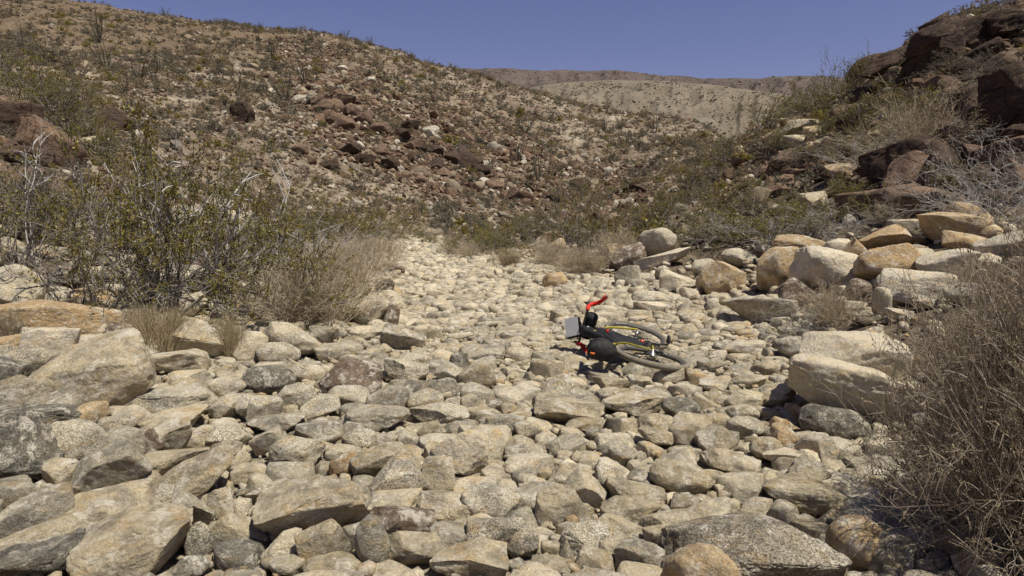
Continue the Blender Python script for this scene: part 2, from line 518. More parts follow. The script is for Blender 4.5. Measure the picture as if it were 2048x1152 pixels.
def far_hill(name, dist, depth, prof, foot_y, mat, rough, seed, dots, dsize):
    """a ridge with real depth: foot towards the camera, crest along the given skyline, back slope behind"""
    pxs = np.arange(prof[0][0], prof[-1][0] + 1, 4.0)
    top = np.interp(pxs, [p[0] for p in prof], [p[1] for p in prof])
    k = np.ones(9) / 9
    top = np.convolve(np.pad(top, 4, 'edge'), k, 'valid')
    ts = np.concatenate([np.linspace(0, 1, 70), np.linspace(1.05, 1.8, 12)])
    V = np.zeros((len(pxs), len(ts), 3))
    for i, (p, t) in enumerate(zip(pxs, top)):
        a, b, c = cam_ray(p, t)
        h = math.hypot(a, b)
        zc = CAM_H + (dist + depth) * c / h
        a2, b2, c2 = cam_ray(p, foot_y)
        zf = CAM_H + dist * c2 / math.hypot(a2, b2)
        r = dist + depth * ts
        z = np.where(ts <= 1, zf + (zc - zf) * np.minimum(ts, 1) ** .85, zc - (ts - 1) * depth * .35)
        V[i, :, 0] = a / h * r
        V[i, :, 1] = b / h * r
        V[i, :, 2] = z
    X, Y = V[..., 0], V[..., 1]
    s = 7.0 / depth
    amp = np.interp(ts, [0, .15, .75, 1.0, 1.8], [.1, .8, .8, .12, .1])[None, :]
    G = pxs[:, None] / 62.0 + 0 * X
    H = ts[None, :] * 1.3 + 0 * X
    rid = 1 - np.abs(fbm2(G, H, 1.0, 4, seed)) * 2
    V[..., 2] += amp * rough * depth * .028 * (rid - .4) + amp * rough * depth * .004 * fbm2(X, Y, s * 6, 4, seed + 2)
    n, m = V.shape[:2]
    idx = np.arange(n * m).reshape(n, m)
    F = np.stack([idx[:-1, :-1].ravel(), idx[1:, :-1].ravel(), idx[1:, 1:].ravel(), idx[:-1, 1:].ravel()], 1)
    o = link(name, mesh(name, V.reshape(-1, 3), F, mat, True))
    tag(o, kind='structure')
    rg = np.random.default_rng(int(seed * 10))          # scrub dotted over the slope, real little bushes
    cnt = dots
    i = rg.integers(0, n - 1, cnt)
    j = (rg.random(cnt) * 66).astype(int)
    f = rg.random((cnt, 2))
    Q = V[i, j] * (1 - f[:, :1]) + V[i + 1, j] * f[:, :1]
    Q = Q + (V[i, j + 1] - V[i, j]) * f[:, 1:]
    keep = rg.random(cnt) < np.clip(.55 + .9 * fbm2(Q[:, 0], Q[:, 1], 9.0 / depth, 3, seed), .1, 1)
    Q = Q[keep]
    IV, IF = ICO_DOT
    sz = dsize * np.exp(rg.normal(size=len(Q)) * .35)
    VV = Q[:, None, :] + IV[None] * sz[:, None, None] * np.array([1, 1, .7]) * rg.uniform(.7, 1.3, (len(Q), len(IV), 1))
    FF = (np.arange(len(Q))[:, None, None] * len(IV) + IF[None]).reshape(-1, 3)
    d = link(name + '_scrub', mesh(name + '_scrub', VV.reshape(-1, 3), FF, M_DOT, False))
    tag(d, 'dark scrub dotted over the far slopes', 'scrub', kind='stuff')

M_PALE = hill_mat('pale_hill_surface', [(.155, .126, .090), (.205, .172, .124), (.265, .226, .165)], .03, .42, .0)
M_DARKH = hill_mat('dark_mountain_surface', [(.082, .064, .057), (.11, .086, .075), (.145, .115, .096)], .006, .12, .4)
far_hill('hills', 380, 260, [(860, 206), (940, 192), (1030, 182), (1090, 170), (1150, 164), (1250, 160), (1340, 163), (1440, 172), (1530, 184), (1600, 194), (1700, 204), (1850, 230), (2000, 260)], 320, M_PALE, .9, 4.0, 8000, .62)
far_hill('mountains', 1500, 900, [(600, 200), (820, 150), (900, 137), (960, 137), (1030, 137), (1060, 141), (1110, 140), (1150, 141), (1180, 143), (1225, 140), (1255, 142), (1290, 148), (1340, 151), (1370, 152), (1400, 157), (1500, 157), (1540, 154), (1600, 152), (1650, 153), (1700, 158), (1900, 175), (2200, 200)], 235, M_DARKH, .8, 8.0, 9000, 1.9)

# ------------------------------------------------------------------ rock shapes
def ico(sub):
    import bmesh
    bm = bmesh.new()
    bmesh.ops.create_icosphere(bm, subdivisions=sub, radius=1)
    V = np.array([v.co[:] for v in bm.verts])
    F = np.array([[v.index for v in f.verts] for f in bm.faces], np.int32)
    bm.free()
    return V / np.linalg.norm(V, axis=1)[:, None], F
ICO = {k: ico(k) for k in (1, 2, 3, 4, 5, 6)}

def soft_cut(P, n, d, k):
    e = P @ n - d
    e = .5 * (e + np.sqrt(e * e + k * k)) - .5 * k * .3
    e = np.maximum(e, 0)
    return P - np.outer(e * .94, n)

SHAPES = {                       # superellipsoid power, cuts, cut depth, edge softness, lump, grit
    'round': (.92, 10, (.62, .90), .06, .09, .026),
    'egg': (1.0, 3, (.80, .95), .15, .07, .016),
    'flat': (.55, 12, (.54, .86), .03, .07, .028),
    'block': (.32, 8, (.64, .92), .02, .05, .028),
    'angular': (.85, 16, (.46, .78), .018, .07, .04),
    'tri': (.9, 12, (.42, .76), .02, .07, .036),
    'long': (.5, 12, (.54, .86), .03, .08, .032),
    'cube': (.16, 8, (.80, 1.12), .012, .05, .03),
    'jag': (.8, 18, (.42, .78), .015, .10, .06),
}

def rock(rng, sub, a, b, c, shape, planes=(), tilt=.15):
    """points of one stone about its centre and its own texture coordinates"""
    pw, nc, (c0, c1), k, lump, grit = SHAPES[shape]
    V = ICO[sub][0]
    p = 2.0 / pw
    P = V / (np.abs(V) ** p).sum(1)[:, None] ** (1 / p)
    off = rng.uniform(-60, 60, 3)
    for _ in range(nc):
        n = rng.normal(size=3)
        if shape in ('flat', 'long') and rng.random() < .4:
            n = np.array([rng.normal() * .25, rng.normal() * .25, 1.0])
        n /= np.linalg.norm(n)
        P = soft_cut(P, n, rng.uniform(c0, c1), k)
    if shape == 'tri':
        for s in (-1, 1):
            n = np.array([s * rng.uniform(.7, 1.1), rng.uniform(-.3, .3), rng.uniform(.5, .9)])
            n /= np.linalg.norm(n)
            P = soft_cut(P, n, rng.uniform(.35, .5), k)
    d = lump * perlin(V * 1.3 + off) + lump * .55 * perlin(V * 2.7 + off + 9)
    if sub >= 3:
        w = V * 5.0 + off + .35 * perlin(V * 3 + off + 31)[:, None]
        d = d + grit * (1.3 * (.35 - np.abs(perlin(w))) + .9 * perlin(V * 7 + off) + .55 * perlin(V * 15 + off))
    if sub >= 4:
        d = d + grit * .3 * perlin(V * 30 + off)
    P = P * (1 + d)[:, None]
    lo, hi = P.min(0), P.max(0)
    P = (P - (lo + hi) / 2) / ((hi - lo) / 2)
    P = P * np.array([a, b, c])
    rest = P + off
    if tilt:
        R = np.array(Euler((rng.normal() * tilt, rng.normal() * tilt, 0)).to_matrix())
        P = P @ R.T
    return P, rest, planes

def clip_planes(P, planes, k):
    for n, d in planes:
        P = soft_cut(P, n, d, k)
    return P

TONES = {       # base colour range, speckle range
    'c': ((.57, .515, .40), (.50, .45, .34), .1, .35), 't': ((.47, .415, .305), (.40, .35, .25), .1, .35),
    'g': ((.39, .36, .285), (.325, .30, .24), .25, .5), 'd': ((.20, .19, .16), (.155, .148, .128), .4, .8),
    'b': ((.19, .145, .11), (.15, .115, .09), .1, .3), 'o': ((.50, .395, .25), (.42, .305, .175), .1, .3),
    's': ((.53, .49, .39), (.44, .405, .32), .55, .95), 'w': ((.64, .585, .47), (.56, .51, .40), .1, .4),
    'p': ((.31, .28, .22), (.30, .27, .215), 1.0, 1.0),
    'r': ((.078, .060, .048), (.058, .045, .037), .05, .1),
}
TONE_WORD = {'c': 'cream', 't': 'tan', 'g': 'grey-tan', 'd': 'dark grey', 'b': 'dark brown', 'o': 'ochre', 's': 'speckled grey', 'w': 'whitish', 'r': 'dark brown', 'p': 'black-speckled'}

def tone(rng, t):
    a, b, s0, s1 = TONES[t]
    k = rng.random()
    c = np.array(a) * k + np.array(b) * (1 - k)
    return np.array([*(c * np.array([1.02, 1.0, .965]) * rng.uniform(.93, 1.07)), rng.uniform(s0, s1)])

class Heap:
    """many stones gathered as one mesh"""
    def __init__(s):
        s.V, s.F, s.T, s.R, s.n = [], [], [], [], 0
    def add(s, P, F, col, rest):
        s.V.append(P); s.F.append(F + s.n); s.R.append(rest)
        s.T.append(np.tile(col, (len(P), 1)))
        s.n += len(P)
    def build(s, name, mat, smooth=True):
        return link(name, mesh(name, np.concatenate(s.V), np.concatenate(s.F), mat, smooth, np.concatenate(s.T), np.concatenate(s.R)))
# ------------------------------------------------------------------ stones placed one by one
# (picture x, y, width, height, tone, shape, roll in degrees, label)
WASH = [
 (35,925,135,118,'d','angular',0,'large dark grey angular boulder at the left edge of the stony wash'),
 (139,908,126,92,'s','egg',8,'big round speckled grey boulder beside the dark angular one'),
 (245,912,86,72,'g','flat',-15,None), (215,962,128,88,'g','flat',-28,None), (305,893,58,56,'b','tri',0,'dark rusty wedge-shaped stone standing upright among grey stones'),
 (127,958,55,48,'t','block',0,None), (108,1000,78,34,'s','flat',0,None), (25,1000,70,50,'g','flat',0,None),
 (80,1056,106,84,'g','cube',4,'square grey block with a shallow ochre hollow in its top'),
 (378,978,188,62,'t','long',-20,'longest narrow tan stone, slanting up like a loaf'),
 (279,975,72,38,'t','egg',-12,None), (348,940,126,52,'t','flat',0,None), (225,1046,168,88,'t','flat',-8,None),
 (320,1062,110,52,'t','flat',0,None), (384,1027,84,68,'g','tri',0,None), (443,1014,42,58,'t','block',0,None),
 (100,1105,172,64,'t','long',-8,None), (70,1138,160,62,'d','flat',-5,'dark speckled flat stone in the bottom left corner'),
 (272,1118,188,98,'t','flat',-6,'largest flat tan boulder near the bottom left of the wash'), (400,1089,48,58,'s','round',0,None),
 (470,1072,112,68,'t','tri',0,None), (243,1143,56,38,'g','round',0,None), (385,1140,60,34,'d','round',0,None),
 (628,1041,198,112,'t','flat',-12,'big oval tan boulder with grey and orange bands along it'),
 (597,911,106,62,'s','round',0,None), (541,892,62,52,'c','flat',-30,None), (687,912,70,30,'c','flat',0,None), (690,935,62,46,'o','round',-15,None),
 (765,936,116,64,'t','flat',-8,None), (800,972,132,86,'s','tri',0,None), (920,909,116,88,'c','angular',10,'cream boulder with a grey patch on its right shoulder'),
 (876,962,66,76,'t','block',10,None), (785,1020,126,34,'c','flat',0,None), (805,1057,128,64,'b','flat',4,'flat purplish brown stone between tan ones'),
 (895,1020,110,60,'t','flat',12,None), (985,1015,128,72,'s','flat',0,None), (906,1083,92,56,'g','round',0,None), (833,1108,126,68,'t','flat',5,None),
 (746,1096,64,94,'g','egg',0,None), (648,1102,94,78,'t','flat',-15,None), (568,1102,82,54,'c','angular',0,None), (577,1138,72,38,'g','round',0,None),
 (668,1142,106,42,'t','egg',0,None), (940,1134,152,56,'t','flat',6,None), (990,1080,112,70,'s','flat',0,None), (545,992,96,38,'s','long',-12,None),
 (655,990,116,44,'g','flat',0,None), (764,888,72,34,'t','block',0,None), (1139,958,88,50,'t','flat',0,None), (1170,990,78,54,'c','flat',32,None),
 (1120,1018,98,78,'t','block',8,None), (1258,1034,114,58,'t','flat',8,None), (1270,997,116,46,'t','flat',5,None), (1360,965,120,60,'t','egg',10,None),
 (1428,886,76,54,'t','round',0,None), (1458,930,114,44,'t','flat',6,None), (1345,1057,134,50,'t','long',-8,None), (1242,1071,96,48,'t','flat',15,None),
 (1172,1087,102,60,'s','block',5,None), (1278,1123,94,64,'g','block',0,None), (1192,1132,82,46,'t','flat',10,None), (1226,1108,60,46,'c','angular',0,None),
 (1322,1092,62,52,'t','block',-20,None), (1498,1150,335,150,'p','flat',-5,'huge black and cream speckled granite boulder at the bottom edge'),
 (1402,1205,150,140,'o','round',0,'ochre yellow boulder leaning on the huge speckled granite boulder'),
 (1103,1138,78,34,'t','flat',0,None), (1045,1090,62,62,'s','round',0,None), (1100,1104,36,34,'t','block',0,None), (1135,1115,36,50,'t','tri',0,None),
 (1240,914,70,40,'s','round',0,None), (1279,960,48,30,'g','round',0,None), (1221,962,64,48,'s','round',0,None),
 (1568,880,54,44,'o','angular',0,None), (1572,922,86,40,'c','flat',0,None), (1630,905,72,60,'w','flat',-20,None), (1612,962,86,48,'t','angular',0,None),
 (1606,1003,142,48,'t','flat',0,None), (1682,978,76,36,'w','flat',8,None), (1725,1012,78,58,'c','angular',12,None),
 (1711,1105,104,88,'o','egg',38,'oval ochre stone beside the huge speckled boulder at the bottom'), (1775,1125,74,66,'t','block',0,None),
 (1922,1097,84,48,'o','round',0,'small ochre stone half hidden under the dry brown bush'),
 (1668,852,122,58,'d','round',0,'dark grey granite stone under the big cream boulder'),
 (188,770,205,112,'t','flat',-24,'big smooth cream-tan boulder tilted up to the right on the left bank'),
 (128,812,106,48,'g','flat',-10,None), (45,742,98,68,'s','angular',10,None), (119,750,72,56,'b','round',-10,None), (8,765,62,66,'d','round',0,None),
 (45,795,92,62,'g','angular',-10,None), (102,695,86,60,'w','cube',5,'whitish block with sharp corners in front of a long layered slab'),
 (220,705,156,50,'w','flat',8,None), (240,673,66,42,'b','angular',12,'red-brown stone behind whitish slabs near dry grass'), (230,652,66,34,'w','flat',14,None),
 (368,616,92,40,'w','cube',-6,'whitish block lying under the left creosote bush'), (392,683,114,76,'t','tri',0,'tan pyramid-shaped boulder between two dry grass tufts'),
 (500,697,72,56,'c','round',0,None), (178,840,70,50,'o','round',-10,None), (350,812,152,48,'s','flat',0,None), (345,737,136,32,'c','flat',0,None),
 (378,762,82,32,'c','flat',0,None), (378,782,76,38,'t','round',0,None), (455,777,68,36,'c','round',0,None), (452,821,56,48,'s','round',0,None),
 (539,765,101,54,'d','egg',0,'dark grey egg-shaped stone near the middle left of the wash'), (80,852,190,62,'d','flat',6,None), (237,855,62,36,'s','round',0,None),
 (250,796,60,44,'c','block',-15,None), (265,842,66,42,'c','round',0,None), (350,852,122,50,'t','flat',0,None), (505,822,62,52,'s','round',0,None),
 (703,762,122,76,'b','flat',10,'dark brown stone with a broad flat face in the middle of the wash'), (740,625,96,70,'s','round',0,'speckled granite boulder at the foot of the tan dry shrub'),
 (782,632,36,56,'b','round',0,None), (745,667,96,34,'c','long',8,None), (805,680,88,46,'g','flat',8,None), (585,690,112,68,'s','flat',14,None), (650,672,58,44,'g','angular',0,None),
 (558,712,82,50,'s','round',0,None), (670,708,82,34,'s','flat',0,None), (585,745,72,50,'c','tri',-8,None), (622,753,56,38,'c','round',0,None), (592,798,82,46,'s','flat',-4,None),
 (642,818,76,42,'s','block',-8,None), (698,797,84,46,'s','round',0,None), (776,806,84,58,'g','block',8,None), (755,842,126,52,'g','flat',6,None), (812,748,92,52,'s','flat',12,None),
 (887,779,64,42,'g','round',10,None), (898,747,56,40,'s','round',6,None), (918,725,42,38,'d','block',0,None), (966,710,90,34,'g','flat',0,None), (827,725,78,34,'s','flat',5,None),
 (955,757,76,50,'t','flat',-20,None), (850,805,76,42,'s','round',-5,None), (880,832,120,40,'s','flat',0,None), (530,825,62,60,'s','flat',10,None), (555,857,116,36,'g','flat',-4,None),
 (872,590,38,22,'c','flat',12,None), (974,643,38,30,'g','round',0,None), (840,618,30,16,'t','angular',0,None),
 (1108,775,74,42,'s','angular',-12,'speckled stone with a dark hollow under its right end, in front of the bicycle'), (1136,832,146,42,'t','flat',0,None), (1262,818,132,38,'t','flat',0,None),
 (1360,820,76,48,'d','round',14,'round dark grey stone in front of the bicycle rear wheel'), (1220,770,74,30,'t','flat',0,None), (1282,765,54,26,'t','flat',0,None),
 (1485,805,76,42,'c','flat',-12,None), (1485,832,62,36,'t','angular',-15,None), (1209,795,38,26,'g','round',0,None), (1318,850,82,36,'t','round',0,None), (1168,853,76,28,'t','flat',0,None),
 (1302,600,76,34,'s','egg',0,'speckled oval granite stone behind the bicycle'), (1520,622,146,58,'s','long',-4,'long speckled grey slab behind the big cream boulder'), (1300,617,64,26,'w','flat',0,None),
 (1380,852,82,42,'t','flat',0,None), (1200,586,26,24,'s','round',0,None), (1372,642,30,22,'g','angular',0,None), (1590,698,72,42,'g','egg',0,'smooth grey oval stone leaning on the big cream boulder'),
 (1597,828,30,32,'o','tri',0,'small reddish upright stone at the corner of the big cream boulder'),
 (1205,735,40,22,'t','flat',0,None), (1430,775,60,26,'c','flat',0,None), (1495,765,66,26,'t','flat',0,None), (1420,735,52,24,'g','flat',0,None), (1480,700,60,26,'c','flat',0,None), (1530,740,56,28,'t','flat',0,None), (1545,800,60,36,'t','round',-8,None), (1530,905,60,44,'t','round',0,None), (1490,860,70,40,'s','round',0,None), (1310,880,70,36,'t','flat',0,None), (1050,905,80,34,'g','flat',0,None), (1055,865,56,36,'s','round',0,None), (1010,850,80,40,'s','flat',0,None),
 (1558,860,36,40,'o','round',0,None), (1610,925,50,40,'c','round',0,None), (1555,795,66,40,'t','flat',-5,None), (640,870,90,40,'g','flat',0,None), (720,880,70,40,'s','round',0,None), (460,880,80,44,'s','flat',0,None), (400,880,70,40,'t','round',0,None), (330,885,95,60,'t','flat',-8,None), (470,930,60,40,'t','egg',-12,None), (500,950,70,36,'t','flat',5,None), (455,905,56,34,'t','round',0,None),
]
BANK = [
 (1695,760,232,172,'w','block',0,'biggest cream boulder with a ledge across it, beside the dry brown bush'),
 (1903,465,116,48,'o','flat',4,'arched ochre boulder with its underside in shade on the right bank'), (1925,437,84,42,'o','tri',12,'ochre boulder behind the arched one, topmost of the right pile'),
 (1925,492,72,36,'o','flat',10,'small ochre boulder just below the arched ochre boulder'), (1782,482,110,48,'o','tri',8,'ochre boulder with white scratches on its face'), (1803,454,50,24,'c','flat',0,None), (1970,467,48,28,'o','round',0,None),
 (1717,512,74,54,'o','tri',10,'dark ochre pyramid boulder left of the scratched ochre boulder'), (1772,537,112,68,'o','round',-6,'rough ochre-grey boulder with small cream boulder resting against it'), (1822,527,80,44,'c','egg',-10,'speckled cream oval boulder resting on the rough ochre-grey one'),
 (1777,560,46,36,'w','block',0,None), (1898,539,98,54,'w','flat',-22,'whitish slab tilted down into the gravel of the right bank'), (2020,499,105,46,'g','long',-6,'long pale grey boulder at the right edge'), (1972,522,42,32,'w','angular',0,None),
 (1655,547,138,76,'w','round',10,'large whitish rounded boulder in the middle of the right pile'), (1608,502,118,46,'o','round',8,'ochre-cream boulder behind the large whitish one'), (1668,507,52,48,'w','round',0,None),
 (1553,545,76,84,'o','cube',0,'tall ochre boulder with a vertical face in the right pile'), (1590,587,70,52,'b','angular',-8,'brown cracked boulder in front of the large whitish one'), (1445,559,86,68,'o','round',-18,'ochre boulder with a dark hollow front at the left of the pile'),
 (1478,518,72,36,'s','round',0,None), (1410,537,54,34,'s','round',0,None), (1354,568,74,46,'c','angular',0,'cream boulder with an ochre stain, left end of the pile'), (1405,567,28,46,'o','tri',0,'narrow upright ochre boulder'),
 (1832,582,120,56,'w','cube',4,'long whitish block at the foot of the right pile'), (1762,612,34,56,'s','block',0,'upright speckled slab wedged at the foot of the pile'), (1715,587,46,46,'b','egg',0,'round brown boulder in the shade of the pile'),
 (1705,618,50,24,'w','flat',0,None), (1798,632,50,20,'w','long',0,'small whitish stone lying on bare gravel below the pile'), (1316,488,74,58,'s','round',-8,'large pale boulder under the low creosote on the right bank'),
 (1325,520,116,27,'w','long',-18,'long pale slab lying aslant below the creosote'), (1110,563,52,34,'o','round',0,'lone cream-ochre boulder at the right side of the wash, far behind the bicycle'), (1255,555,58,44,'g','angular',-20,None), (1232,507,56,42,'o','angular',-20,None),
 (1257,517,74,44,'b','flat',-22,None), (1111,495,46,24,'o','long',-30,None), (1171,557,22,18,'w','round',0,None), (1326,548,34,30,'g','round',0,None), (1290,560,40,24,'s','round',0,None), (1380,590,44,26,'c','flat',0,None), (1440,600,50,24,'t','flat',0,None), (1735,640,40,18,'t','flat',0,None), (1640,640,40,22,'t','angular',0,None), (1560,645,36,20,'c','flat',0,None), (1850,610,44,18,'t','flat',0,None), (1930,590,70,34,'s','round',0,None),
 (118,652,192,68,'o','long',6,'long layered slab with an orange underside on the left bank'), (28,585,98,74,'w','round',4,'smooth pale boulder at the left edge above the wash'), (118,592,42,28,'w','flat',30,None), (195,602,84,42,'o','angular',20,None),
 (110,562,98,42,'b','flat',0,'flat red-brown boulder behind the smooth pale boulder'), (145,402,54,26,'t','flat',0,None), (480,449,76,50,'t','round',-10,None), (198,489,60,26,'t','flat',0,None), (15,672,50,50,'b','round',0,None), (20,700,60,34,'o','flat',0,None),
 (790,540,40,26,'b','angular',0,None), (770,575,40,34,'b','angular',0,None), (765,515,34,20,'o','flat',0,None),
]
DARK = [
 (1903,84,136,72,'r','round',-8,'great dark dome of rock on the right skyline'), (1925,86,136,64,'r','angular',-14,None), (2035,56,104,58,'r','angular',-18,'dark rock rising out of the top right corner'), (2005,56,52,40,'d','tri',0,'grey pointed rock beside the skyline dome'),
 (1738,142,80,48,'r','egg',-24,'dark egg-shaped rock, leftmost on the right skyline'), (1790,134,118,50,'r','angular',-20,'long dark rock right of the leftmost skyline rock'), (1858,140,100,52,'r','angular',-14,None), (1752,166,50,26,'t','long',-38,'small pale slab leaning below the skyline rocks'),
 (1805,152,60,28,'b','round',0,None), (1687,230,56,34,'b','angular',-20,None), (1705,246,58,32,'r','angular',0,None), (1668,252,22,18,'o','round',0,None), (1930,218,110,62,'r','angular',-24,None), (1985,182,66,46,'r','angular',-24,None), (2035,215,120,135,'r','angular',-20,'big dark rock at the right edge, standing in for a deep shadow'), (2018,152,54,22,'t','long',-20,None),  # the big rock at the right edge is dark stone in place of shadow
 (1965,74,70,34,'r','angular',-10,None), (1905,105,40,50,'r','block',0,None), (1950,95,50,30,'r','angular',0,None), (1880,175,70,30,'b','flat',-10,None), (1830,165,50,26,'r','angular',0,None),
 (1815,332,155,96,'r','angular',-10,'massive dark rock under the tan globe bush'), (1818,352,98,74,'b','angular',-20,'dark brown cracked rock in front of the massive one'), (1874,342,60,64,'r','angular',0,None), (1808,378,74,32,'b','jag',0,None), (1832,414,160,60,'b','flat',4,'broad purplish brown rock above the boulder pile'), (1730,412,98,58,'b','flat',-12,'flat brown rock left of the broad purplish one'),
 (1930,285,98,40,'b','long',6,None), (1592,262,84,40,'t','flat',-10,'pale broken ledge high on the right slope'), (1545,272,40,24,'o','angular',0,None), (1625,264,36,22,'o','flat',0,None), (1600,285,60,24,'t','flat',-6,None), (1575,322,74,44,'b','angular',-14,None), (1640,310,60,34,'b','flat',-8,None), (1670,290,54,30,'b','angular',0,None), (1690,345,70,36,'o','flat',0,None), (1560,380,50,26,'b','angular',0,None), (1620,400,60,30,'t','flat',0,None), (1480,320,34,26,'b','round',0,None), (1460,350,30,24,'b','round',0,None), (1990,310,90,40,'b','flat',-10,None), (1960,360,80,50,'r','angular',0,None), (1650,260,30,18,'t','angular',0,None), (1560,420,50,24,'t','flat',0,None), (1700,300,40,26,'b','angular',0,None), (1480,300,30,16,'t','angular',0,None), (1500,360,40,22,'t','angular',0,None), (1530,345,46,26,'b','angular',0,None),
 (22,250,98,66,'r','cube',4,'overhanging dark rock ledge at the left edge'), (18,292,54,38,'b','angular',0,None), (112,302,130,64,'b','flat',36,'dark slab sloping down to the right below the ledge'), (50,318,90,36,'r','angular',0,None), (168,292,52,24,'t','long',-20,'pale pointed rock lying beside the dark slab'),
 (230,240,66,52,'r','angular',6,'lone dark rounded boulder on the left slope above the creosote'), (35,355,90,40,'b','flat',0,None), (90,380,70,40,'b','angular',0,None), (160,370,60,36,'r','angular',0,None), (20,215,60,30,'b','flat',8,None), (485,228,46,42,'r','jag',0,'cracked dark boulder alone among shrubs on the left hillside'),
 (930,320,70,34,'r','angular',14,'dark flat outcrop in the middle of the brown scree'), (905,315,40,30,'r','angular',0,None), (1030,390,40,34,'r','angular',0,None), (925,300,30,28,'r','angular',-20,None), (650,215,40,30,'b','jag',0,None), (820,255,40,26,'r','angular',0,None), (700,300,44,26,'r','angular',0,None), (1160,370,44,28,'r','jag',0,None), (870,330,40,24,'r','angular',0,None), (760,300,36,24,'b','jag',0,None), (680,205,60,30,'b','jag',0,None), (1270,380,50,22,'r','angular',0,None),
 (640,203,40,26,'b','jag',-20,'rusty ochre outcrop high on the left hillside'), (668,214,44,30,'b','jag',-20,None), (700,222,40,26,'b','jag',-20,None), (655,236,44,28,'b','jag',0,None), (730,238,40,28,'b','jag',-20,None), (690,250,40,26,'b','jag',0,None), (760,258,44,28,'b','angular',-20,None), (800,272,40,28,'r','jag',-20,None), (835,290,40,26,'b','jag',0,None), (870,300,36,24,'r','jag',0,None), (780,330,44,26,'r','jag',10,None), (730,320,40,24,'r','angular',10,None), (960,340,44,28,'r','jag',20,None), (990,372,40,24,'b','angular',0,None), (890,345,40,22,'b','jag',0,None), (1110,395,44,28,'r','jag',0,None), (840,360,34,20,'b','angular',0,None), (660,330,40,24,'r','angular',0,None), (600,300,34,22,'b','jag',0,None), (1340,400,44,26,'b','angular',0,None),
 (1775,165,44,24,'r','angular',-20,None), (1840,110,46,30,'r','angular',-30,None), (1870,60,50,36,'r','angular',-30,None), (1965,110,60,34,'r','angular',-20,None), (2000,125,50,30,'b','angular',-20,None), (1920,140,60,30,'r','angular',-10,None), (1850,195,60,30,'r','angular',-10,None), (1900,190,50,28,'b','angular',-20,None), (1960,250,70,40,'r','angular',-20,None), (2010,280,70,40,'r','angular',-10,None), (1880,255,60,30,'r','angular',-20,None), (1760,205,50,26,'b','angular',-20,None), (1720,190,40,26,'r','angular',-20,None), (1780,380,50,26,'r','jag',0,None), (1700,380,60,30,'r','angular',-10,None), (1910,390,60,34,'r','angular',0,None), (1985,400,70,36,'r','angular',0,None), (2030,330,60,40,'r','angular',0,None), (1640,350,60,30,'r','angular',-10,None), (1590,350,54,26,'b','angular',-10,None), (1610,300,50,22,'o','flat',-10,None), (1560,290,46,20,'t','flat',-8,None), (1650,285,44,20,'t','angular',-8,None), (1585,245,40,20,'o','angular',-8,None),
]

PLACED = []                                   # dicts of everything stony set by hand
def place_rock(e, kind, rng):
    cx, cy, w, h, t, sh, roll, lab = e
    x, y, z, r = hit(cx, min(cy + h * (.44 if kind != 'dark_rock' else .40), 1330))
    d = math.hypot(r, z - CAM_H)
    k = d / FPX
    Wd = w * k
    dep = math.atan2(CAM_H - z, r)
    D = Wd * rng.uniform(.62, .85)
    if sh == 'long':
        D = Wd * rng.uniform(.28, .42)
    if kind == 'dark_rock':
        D = Wd * rng.uniform(.8, 1.1)
    hh = h * k * 1.06
    c2 = (hh ** 2 - (D * math.sin(abs(dep))) ** 2)
    H = math.sqrt(c2) / math.cos(dep) if c2 > 0 else 0
    H = max(H, .38 * min(Wd, D) + .01)
    if kind == 'dark_rock':
        H = max(H, .5 * Wd)
    a, b, c = Wd / 2, D / 2, H / 2
    u = np.array([x, y]) / r
    cxy = np.array([x, y]) + u * b * .75
    zg = float(ground_z(*cxy))
    sink = .28 if kind == 'river_stone' else .18
    cz = max(z, zg - .1 * H) + c * (1 - sink)
    if kind == 'dark_rock':                    # on a slope: keep the height that the picture shows
        dc = math.hypot(*cxy)
        aa, bb, cc = cam_ray(cx, cy)
        cz = CAM_H + dc * cc / math.hypot(aa, bb)
    big = w
    sub = 6 if big > 180 else 5 if big > 85 else 4 if big > 36 else 3
    P, rest, _ = rock(rng, sub, a, b, c, sh, tilt=.04)
    th = RAD(roll)
    Ry = np.array([[math.cos(th), 0, math.sin(th)], [0, 1, 0], [-math.sin(th), 0, math.cos(th)]])
    yaw = math.atan2(u[0], u[1])
    Rz = np.array([[math.cos(yaw), math.sin(yaw), 0], [-math.sin(yaw), math.cos(yaw), 0], [0, 0, 1]])
    P = P @ Ry.T @ Rz.T
    base = cz - c
    return dict(c=np.array([cxy[0], cxy[1], cz]), P=P, F=ICO[sub][1], rest=rest, t=t, sh=sh, kind=kind, lab=lab, px=(cx, cy, w, h), a=a, b=b, yaw=-yaw, W=Wd)

def add_ledge(e, rng):
    """the biggest boulder: a broad lower block and a stepped upper block behind its ledge, one mesh"""
    lo = place_rock((1702, 800, 226, 112, 'w', 'cube', 2, e[7]), 'boulder', rng)
    up = place_rock((1688, 742, 170, 100, 'w', 'cube', -3, None), 'boulder', rng)
    u = lo['c'][:2] / np.linalg.norm(lo['c'][:2])
    cu = np.array([lo['c'][0] + u[0] * .20 - .03, lo['c'][1] + u[1] * .20, lo['c'][2] + .17])
    P = np.concatenate([lo['P'], up['P'] * (.95, 1.1, .95) + (cu - lo['c'])])
    lo['F'] = np.concatenate([lo['F'], up['F'] + len(lo['P'])])
    lo['rest'] = np.concatenate([lo['rest'], P[len(lo['P']):] + lo['rest'][0]])
    lo['P'] = P
    lo['px'] = e[:4]
    lo['b'] *= 1.2
    return lo

rr = np.random.default_rng(21)
for e in WASH: PLACED.append(place_rock(e, 'river_stone', rr))
for i, e in enumerate(BANK): PLACED.append(add_ledge(e, rr) if i == 0 else place_rock(e, 'boulder', rr))
for e in DARK: PLACED.append(place_rock(e, 'dark_rock', rr))

